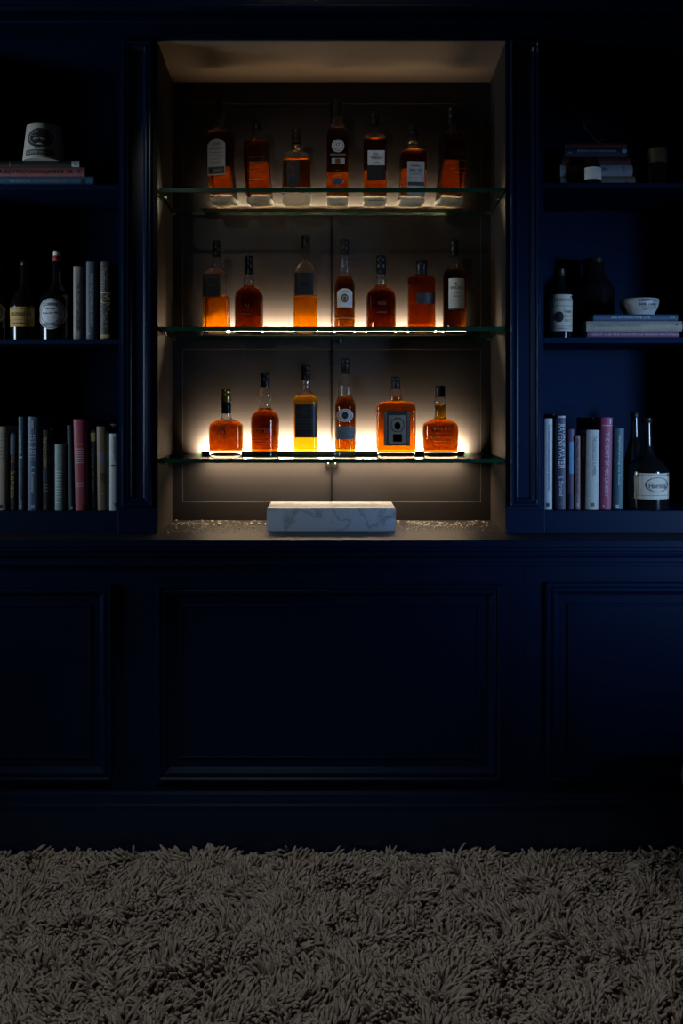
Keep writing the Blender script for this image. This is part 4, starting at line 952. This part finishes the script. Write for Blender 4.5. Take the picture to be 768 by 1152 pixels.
# bowl
yv = .085; t = thing('bowl', 'small white bowl with dark lettering standing on the lying blue book', 'bowl', (X(718.5, yv), yv, z + .0003))
f = L(1, yv); m = MB()
m.lathe([(0, 12 * f), (.001, 15.5 * f), (3.5 * f, 17 * f), (9 * f, 20 * f), (15 * f, 21.3 * f), (17.6 * f, 21 * f), (18.2 * f, 20.4 * f), (17.4 * f, 19.8 * f), (14 * f, 19.6 * f), (8 * f, 17.6 * f), (4.4 * f, 13 * f), (3.6 * f, .002)], 56)
m.build('body', cmat('white_glaze', (.40, .40, .39), rough=.4, var=.08), t, smooth=50)
def sb(x, zz_):
    q = zz_ / f; r = np.interp(q, [0, 3.5, 9, 15, 17.6], [15.5, 17, 20, 21.3, 21]) * f; return -math.sqrt(max(r * r - x * x, 1e-7))
make_labels(t, [('none', (0, 0, 0, 0), None, [('text', INK, 'HAMILTON', 723, 329.3, 3.2, 22), ('text', INK, 'EARL DAIRY', 722.5, 333.6, 2.8, 21), ('rect', INK, 714, 733, 336.2, 336.6), ('text', GREYINK, 'MDCCC', 722.5, 339, 1.6, 12)])], sb, lambda px: (px - 718.5) * f, lambda py: (344.5 - py) * f, f, off=.0003)
dbottle('dark bottle with printed paper label standing nearest the pilaster', None, 629.5, zr2, [(308, 5.4), (322, 6.2), (325, 8), (328.5, 12.5), (333, 14), (379, 13.4)], .06,
        labels=[('rect', (617.5, 642, 333, 373.5), CREAML, [('rect', DIMINK, 618.5, 641, 345.4, 345.9), ('text', DIMINK, 'ASTON & SONS', 630, 339, 2.6, 18), ('disc', BLK, 625.5, 358, 4.6, 6), ('text', BLK, 'TONIC', 635, 352, 3, 10), ('text', BLK, 'No 7', 635.5, 357, 2.6, 9), ('text', BLK, 'EST', 635.5, 362, 2.6, 8), ('rect', DIMINK, 619, 641, 368, 368.5), ('text', DIMINK, 'PHARMACY', 630, 370.8, 1.8, 16)])],
        caps=[(303, 311, 6.4, 6.4, CAPBLK, 'cap')])
dbottle('large black glass apothecary jar standing behind the lying books', None, 667.5, zr2, [(295, 11.4), (309, 11.8), (313, 15), (320, 20), (326, 22.5), (379, 22.5)], .236,
        caps=[(291.5, 297, 12.6, 12.6, CAPBLK, 'lid')], name='glass_jar')
g = 'books standing in the bottom row right of the niche'
K2 = lambda *a, **k: vbook(a[0], g, a[1], a[2], a[3], zr3, a[4], a[5], *a[6:], **k)
K2('pale blue book standing first in the row beside the pilaster', 612.3, 621, 471, YK - .008, (.42, .46, .50), [('vtext', DIMINK, 'The Secret Correspondences of Edward May', 617.3, 515, 2.2, 75), ('rect', NAVYINK, 614.5, 617.8, 566, 570)], lean_px=.5)
K2('black book standing between pale blue and silver lettered books', 621.3, 623.2, 466, YK + .02, (.012, .010, .014))
K2('dark blue book with large silver lettering, second broad spine from the pilaster', 626, 636.6, 467.5, YK - .004, (.030, .036, .075), [('vtext', PALE_D, 'RAVENSWATER', 631.6, 502, 6.5, 50), ('vtext', PALE_D, 'J. Stroud', 631, 547, 4.5, 22), ('text', GREYINK, 'ON', 630.5, 567, 3, 5), ('rect', LILAC, 627, 636, 468.4, 470)])
K2('short purple book with bright blue panel between silver lettered and mauve books', 638.8, 646, 483, YK + .004, (.055, .028, .075), depth=.14, prints=[('rect', OCEAN, 640, 645, 497, 533), ('rect', NAVYINK, 640, 645, 556, 570)])
K2('low slim mauve book beside the purple book', 646.8, 652.6, 490, YK - .002, (.17, .10, .115), [('vtext', BLK, 'PRAYERS OF THE VALLEY', 649.6, 525, 2.4, 62), ('vtext', PALE_D, 'M', 649.4, 568, 3)])
K2('slim brown book half hidden against the light grey book', 655.2, 658.6, 489, YK + .006, (.12, .085, .05), [('rect', TANINK, 655.6, 658, 489.6, 515)])
K2('light grey book with dark title, broadest pale spine in its row', 659, 673.4, 484, YK - .010, (.34, .35, .33), [('vtext', DIMINK, 'THE LONG COLD SUMMERS', 667.5, 513, 4.4, 44), ('rect', DIMINK, 664.5, 668.5, 566, 570)], lean_px=1.2, depth=.08)
K2('dark maroon book standing behind the light grey book', 660, 672.6, 470, YK + .085, (.045, .008, .012), depth=.12)
K2('tall magenta book standing between light grey and teal books', 675.2, 687.8, 470, YK - .006, (.22, .035, .085), [('vtext', LILAC, 'THE HEART OF MRS LANDRY', 681.5, 523, 4.2, 72), ('rect', LILAC, 676, 687, 478.5, 479.2), ('disc', LILAC, 678.5, 569.5, 1, 1), ('rect', LILAC, 684, 685.6, 471.5, 477)], lean_px=1.6, depth=.085)
K2('dark teal book standing last in the row before the dark bottles', 689.8, 701, 482, YK + .003, (.018, .075, .090), [('vtext', PALE_D, 'Nightfall among the Reeds', 695.5, 518, 1.8, 56), ('rect', PALE_D, 692, 696, 568.4, 569.4), ('rect', PALE_D, 692, 696, 570.2, 571.2)], lean_px=1.4)
dbottle('large dark bottle with wide cream label standing on the bottom shelf', None, 727.5, zr3, [(474, 5), (500, 5.8), (512, 8), (520, 17), (527, 22.5), (532, 23.4), (574, 23)], .07,
        labels=[('rect', (705, 750.5, 531, 559.5), CREAML, [('ring', BLK, 731, 543.5, 13.2, 8, .93), ('text', BLK, 'Horneal', 731.5, 544.5, 6, 20), ('rect', DIMINK, 706, 750, 555.2, 555.7), ('rect', DIMINK, 706, 750, 533, 533.4)])], caps=[(470, 476, 5.6, 5.6, CAPBLK, 'cap')])
dbottle('slim dark bottle standing behind the large cream labelled bottle', None, 713.5, zr3, [(468, 4.2), (492, 5), (508, 9), (518, 11.5), (573, 11.5)], .19, caps=[(464, 470, 4.8, 4.8, CAPBLK, 'cap')])

# ------------------------------------------------------------------ room
FLOORM = mat('carpet_backing', (.22, .18, .14), rough=.95, var=.2, nscale=150)
WALLM = mat('dark_blue_wall', (.02, .026, .045), rough=.8, var=.06, nscale=5)
CEILM = mat('grey_ceiling', (.06, .06, .065), rough=.9, var=.04, nscale=4)
WX, WY0, WH = 2.6, -4.6, 2.95
def struct(o, lab=None): o['kind'] = 'structure'; o['label'] = lab or o.name.replace('_', ' '); return o
q = MB(); q.box(-WX - .1, WX + .1, WY0 - .1, .5, -.10, 0); struct(q.build('floor', FLOORM), 'carpet backing floor')
q = MB(); q.box(-WX - .1, WX + .1, WY0 - .1, .5, WH, WH + .1); struct(q.build('ceiling', CEILM), 'dark room ceiling')
q = MB(); q.box(-WX - .1, WX + .1, .36, .5, .0, WH); struct(q.build('wall_back', WALLM), 'dark blue wall behind the joinery')
q = MB(); q.box(-WX - .1, WX + .1, WY0 - .1, WY0, .0, WH); struct(q.build('wall_front', WALLM), 'dark blue wall behind the camera')
def side_wall(s, name, y0, y1, z0, z1, wname):
    q = MB(); a, b = sorted((s * WX, s * (WX + .1)))
    q.box(a, b, WY0, y0, 0, WH); q.box(a, b, y1, .36, 0, WH); q.box(a, b, y0, y1, 0, z0); q.box(a, b, y0, y1, z1, WH)
    struct(q.build(name, WALLM), 'dark blue side wall with a tall window')
    fr = MB(); x = s * (WX + .02); 
    def bar(ya, yb_, za, zc): fr.box(x - .02, x + .02, ya, yb_, za, zc, bev=.003)
    bar(y0, y0 + .04, z0, z1); bar(y1 - .04, y1, z0, z1); bar(y0, y1, z0, z0 + .04); bar(y0, y1, z1 - .04, z1)
    struct(fr.build(wname, mat('window_paint', (.3, .3, .3), rough=.5)), 'white window frame')
LWY, RWY = -.72, -1.75
side_wall(-1, 'wall_left', LWY - .30, LWY + .30, .85, 2.15, 'window_1')
side_wall(1, 'wall_right', RWY - .30, RWY + .30, .65, 1.95, 'window_2')
PW = dict(left=5.0, right=3.7, floor=54.0)
def daylight(name, loc, aim, p, col, spread):
    d = bpy.data.lights.new(name, 'AREA'); d.shape = 'RECTANGLE'; d.size = .5; d.size_y = .9; d.energy = p; d.color = col; d.spread = math.radians(spread)
    o = bpy.data.objects.new(name, d); COL.objects.link(o); o.location = loc; o['kind'] = 'helper'
    dv = (Vector(aim) - Vector(loc)).normalized(); o.rotation_euler = dv.to_track_quat('-Z', 'Y').to_euler(); return o
daylight('daylight_window_left', (-WX - .03, LWY, 1.50), (-.70, 0, 1.58), PW['left'], (.70, .86, 1.0), 82)
daylight('daylight_window_right', (WX + .03, RWY, 1.30), (1.0, 0, 1.25), PW['right'], (.36, .60, 1.0), 36)
sp = bpy.data.lights.new('added_carpet_fill', 'SPOT'); sp.energy = PW['floor']; sp.color = (1.0, .96, .93); sp.spot_size = math.radians(66); sp.spot_blend = .4; sp.shadow_soft_size = .05  # unseen spot added to brighten the carpet
s2 = bpy.data.lights.new('added_bottle_fill', 'SPOT'); s2.energy = 19; s2.color = (1.0, .96, .92); s2.spot_size = math.radians(25); s2.spot_blend = .7; s2.shadow_soft_size = .03  # unseen spot added to brighten the bottle labels
s2o = bpy.data.objects.new('added_bottle_fill', s2); COL.objects.link(s2o); s2o.location = (-.95, -2.3, WH - .02); s2o['kind'] = 'helper'
s2o.rotation_euler = (Vector((0, .2, 1.86)) - Vector((-.95, -2.3, WH))).to_track_quat('-Z', 'Y').to_euler()
so = bpy.data.objects.new('added_carpet_fill', sp); COL.objects.link(so); so.location = (-.45, -1.5, WH - .02); so['kind'] = 'helper'
so.rotation_euler = Vector((.06, .02, -1)).to_track_quat('-Z', 'Y').to_euler()

# ------------------------------------------------------------------ shag carpet
def carpet():
    rng = np.random.default_rng(3)
    x0, x1, y0, y1, sp_ = -1.45, 1.5, -1.20, -.138, .0090
    nx, ny = int((x1 - x0) / sp_), int((y1 - y0) / sp_)
    gx, gy = np.meshgrid(np.arange(nx), np.arange(ny)); N = nx * ny
    px = (x0 + (gx.ravel() + rng.random(N)) * sp_); py = (y0 + (gy.ravel() + rng.random(N)) * sp_)
    keep = ~((px > 1.02) & (px < 1.5) & (py > -.67) & (py < -.25)); px, py = px[keep], py[keep]; N = len(px)
    # clumps
    cs = .036; M = int((x1 - x0) * (y1 - y0) / cs ** 2)
    cx = rng.uniform(x0, x1, M); cy = rng.uniform(y0, y1, M); ca = rng.uniform(0, 2 * PI, M); cl = rng.uniform(.5, 1.5, M); chh = rng.uniform(.60, 1.15, M)
    wv = 1.6 * np.sin(cx * 9 + cy * 7) + 1.2 * np.sin(cx * 17 - cy * 13 + 1); ca = np.where(rng.random(M) < .6, wv + rng.normal(.8, .5, M), ca)
    idx = np.empty(N, int); dist = np.empty(N)
    for a in range(0, N, 4000):
        d = (px[a:a + 4000, None] - cx) ** 2 + (py[a:a + 4000, None] - cy) ** 2
        idx[a:a + 4000] = d.argmin(1); dist[a:a + 4000] = np.sqrt(d.min(1))
    ox = (px - cx[idx]) / cs; oy = (py - cy[idx]) / cs
    ang = ca[idx] + rng.normal(0, .33, N)
    lean = cl[idx] * rng.uniform(.8, 1.15, N)
    dx = np.cos(ang) * lean + ox * .32 + rng.normal(0, .10, N); dy = np.sin(ang) * lean * .8 + oy * .32 - .06 + rng.normal(0, .16, N)
    Ln = rng.uniform(.030, .052, N) * chh[idx] * (.74 + .40 * (.5 + .5 * np.sin((px * .62 - py * .95) * 38 + 2.2 * np.sin(px * 7 + 1) + 1.8 * np.sin(py * 11 + px * 4)))) * (1 - .22 * np.clip(dist / cs, 0, 1))
    wall = np.clip((y1 - py) / .05, 0, 1); dy = np.where(dy > 0, dy * wall, dy)      # pile stands up against the plinth
    dx = np.where(px > 1.4, -abs(dx), dx)
    R_, K_ = 6, 5
    rad = rng.uniform(.0034, .0047, N)
    t = np.linspace(0, 1, R_)
    prof = np.array([.8, .95, 1.08, 1.08, 1.0, .70])
    hl = np.sqrt(dx ** 2 + dy ** 2)
    th = np.arctan(hl)                       # bend
    # arc that starts upright and bends to twice the mean lean
    bend = np.minimum(th * 1.7, 1.9)
    cxs = np.zeros((N, R_)); czs = np.zeros((N, R_)); ta = np.zeros((N, R_))
    for k in range(R_): ta[:, k] = bend * (t[k] ** .8)
    for k in range(1, R_):
        am = (ta[:, k] + ta[:, k - 1]) / 2; ds = Ln / (R_ - 1)
        cxs[:, k] = cxs[:, k - 1] + np.sin(am) * ds; czs[:, k] = czs[:, k - 1] + np.cos(am) * ds
    ux, uy = dx / (hl + 1e-6), dy / (hl + 1e-6)
    tw0 = rng.uniform(0, 2 * PI, N)
    V = np.zeros((N, R_, K_, 3))
    for k in range(R_):
        bx_, by_, bz = px + ux * cxs[:, k], py + uy * cxs[:, k], czs[:, k] + .001
        # frame: side vector s, normal n
        sx_, sy_ = -uy, ux; nx_, ny_, nz_ = np.cos(ta[:, k]) * ux, np.cos(ta[:, k]) * uy, -np.sin(ta[:, k])
        for i in range(K_):
            a = 2 * PI * i / K_ + tw0 + k * .9; r = rad * prof[k] * (1 + .18 * np.cos(2 * (2 * PI * i / K_)))
            V[:, k, i, 0] = bx_ + r * (np.cos(a) * sx_ + np.sin(a) * nx_)
            V[:, k, i, 1] = np.minimum(by_ + r * (np.cos(a) * sy_ + np.sin(a) * ny_), -.1385)
            V[:, k, i, 2] = np.maximum(bz + r * np.sin(a) * nz_, .001)
    # no pile under the ottoman
    F = []
    for k in range(R_ - 1):
        for i in range(K_):
            F.append([k * K_ + i, k * K_ + (i + 1) % K_, (k + 1) * K_ + (i + 1) % K_, (k + 1) * K_ + i])
    F = np.array(F); nf = len(F)
    allF = (F[None] + (np.arange(N) * R_ * K_)[:, None, None]).reshape(-1, 4)
    caps = (np.arange(K_)[None] + (np.arange(N) * R_ * K_ + (R_ - 1) * K_)[:, None])
    me = bpy.data.meshes.new('shag_carpet')
    nv = N * R_ * K_; me.vertices.add(nv); me.vertices.foreach_set('co', V.reshape(-1).astype(np.float32))
    nl = allF.size + caps.size; me.loops.add(nl); me.loops.foreach_set('vertex_index', np.concatenate([allF.ravel(), caps.ravel()]).astype(np.int32))
    npoly = len(allF) + N; me.polygons.add(npoly)
    ls = np.concatenate([np.arange(len(allF)) * 4, allF.size + np.arange(N) * K_]).astype(np.int32)
    me.polygons.foreach_set('loop_start', ls)
    me.polygons.foreach_set('use_smooth', np.ones(npoly, bool))
    ca_ = me.attributes.new('yarn_tone', 'FLOAT', 'POINT'); tone = np.repeat(rng.random(N), R_ * K_).astype(np.float32); ca_.data.foreach_set('value', tone)
    me.update(); me.validate()
    m = bpy.data.materials.new('wool_yarn'); m.use_nodes = True; nt = m.node_tree; b = nt.nodes['Principled BSDF']
    b.inputs['Roughness'].default_value = .9; b.inputs['Specular IOR Level'].default_value = .15
    at = nt.nodes.new('ShaderNodeAttribute'); at.attribute_name = 'yarn_tone'
    r = nt.nodes.new('ShaderNodeValToRGB'); r.color_ramp.elements[0].color = (.30, .26, .22, 1); r.color_ramp.elements[1].color = (.46, .41, .355, 1)
    nt.links.new(at.outputs['Fac'], r.inputs['Fac']); nt.links.new(r.outputs['Color'], b.inputs['Base Color'])
    me.materials.append(m)
    o = bpy.data.objects.new('shag_carpet', me); COL.objects.link(o)
    tag(o, 'thick beige shag carpet pile covering the floor before the cabinets', 'carpet', kind='stuff')
carpet()

# ------------------------------------------------------------------ ottoman at the right edge
t = thing('ottoman', 'dark upholstered ottoman cut off by the photo edge beside the base cabinets', 'ottoman', (1.26, -.46, 0))
FAB = mat('dark_upholstery', (.022, .026, .036), rough=.8, var=.15, nscale=200, bump=.3, bscale=500, sheen=.2)
hx, hy = .27, .24
def soft(z0, z1, hx_, hy_, r, rc):
    secs = []
    for i in range(9):
        a = -PI / 2 + PI * i / 8; secs.append(((z0 + z1) / 2 + (z1 - z0) / 2 * math.sin(a), hx_ - r * (1 - math.cos(a)), hy_ - r * (1 - math.cos(a)), rc, 0))
    mm = MB(); mm.add(*loft_arrays(secs)); return mm
soft(.25, .345, hx, hy, .03, .06).build('cushion', FAB, t, smooth=60, fixn=False)
soft(.045, .255, hx - .022, hy - .022, .008, .05).build('base', FAB, t, smooth=60, fixn=False)
q = MB()
q.v = []; 
pts = [(x, y, .25) for x, y in rrect(hx - .012, hy - .012, .055)]; q.tube(pts + [pts[0]], .004, 8); q.build('piping', FAB, t, smooth=60)
for sx in (-1, 1):
    for sy in (-1, 1):
        q = MB(); q.lathe([(0, .016), (.046, .022)], 20, sx * (hx - .06), sy * (hy - .06)); q.build('foot', mat('dark_wood_foot', (.03, .015, .008), rough=.4), t, smooth=40)

# ------------------------------------------------------------------ world, camera, view
w = bpy.data.worlds.new('night'); sc.world = w; w.use_nodes = True
w.node_tree.nodes['Background'].inputs['Color'].default_value = (.25, .45, 1.0, 1); w.node_tree.nodes['Background'].inputs['Strength'].default_value = .004
cam = bpy.data.cameras.new('camera'); co = bpy.data.objects.new('camera', cam); COL.objects.link(co)
co.location = (0, -D, HC); co.rotation_euler = (PI / 2, 0, 0)
cam.sensor_fit = 'HORIZONTAL'; cam.sensor_width = 36.0; cam.lens = 36.0 * (D / S) / 768
cam.shift_x = (384 - CX) / 768; cam.shift_y = -(576 - CY) / 768
cam.clip_start = .05
sc.camera = co
vs_ = sc.view_settings; vs_.view_transform = 'Standard'; vs_.look = 'None'; vs_.exposure = 0.0; vs_.gamma = 1.0
try: vs_.use_curve_mapping = False
except Exception: pass
cy_ = sc.cycles
cy_.max_bounces = 16; cy_.transmission_bounces = 16; cy_.glossy_bounces = 6; cy_.diffuse_bounces = 3; cy_.transparent_max_bounces = 16
cy_.caustics_reflective = False; cy_.caustics_refractive = False; cy_.sample_clamp_indirect = 4.0; cy_.blur_glossy = 0.5
cy_.use_denoising = True
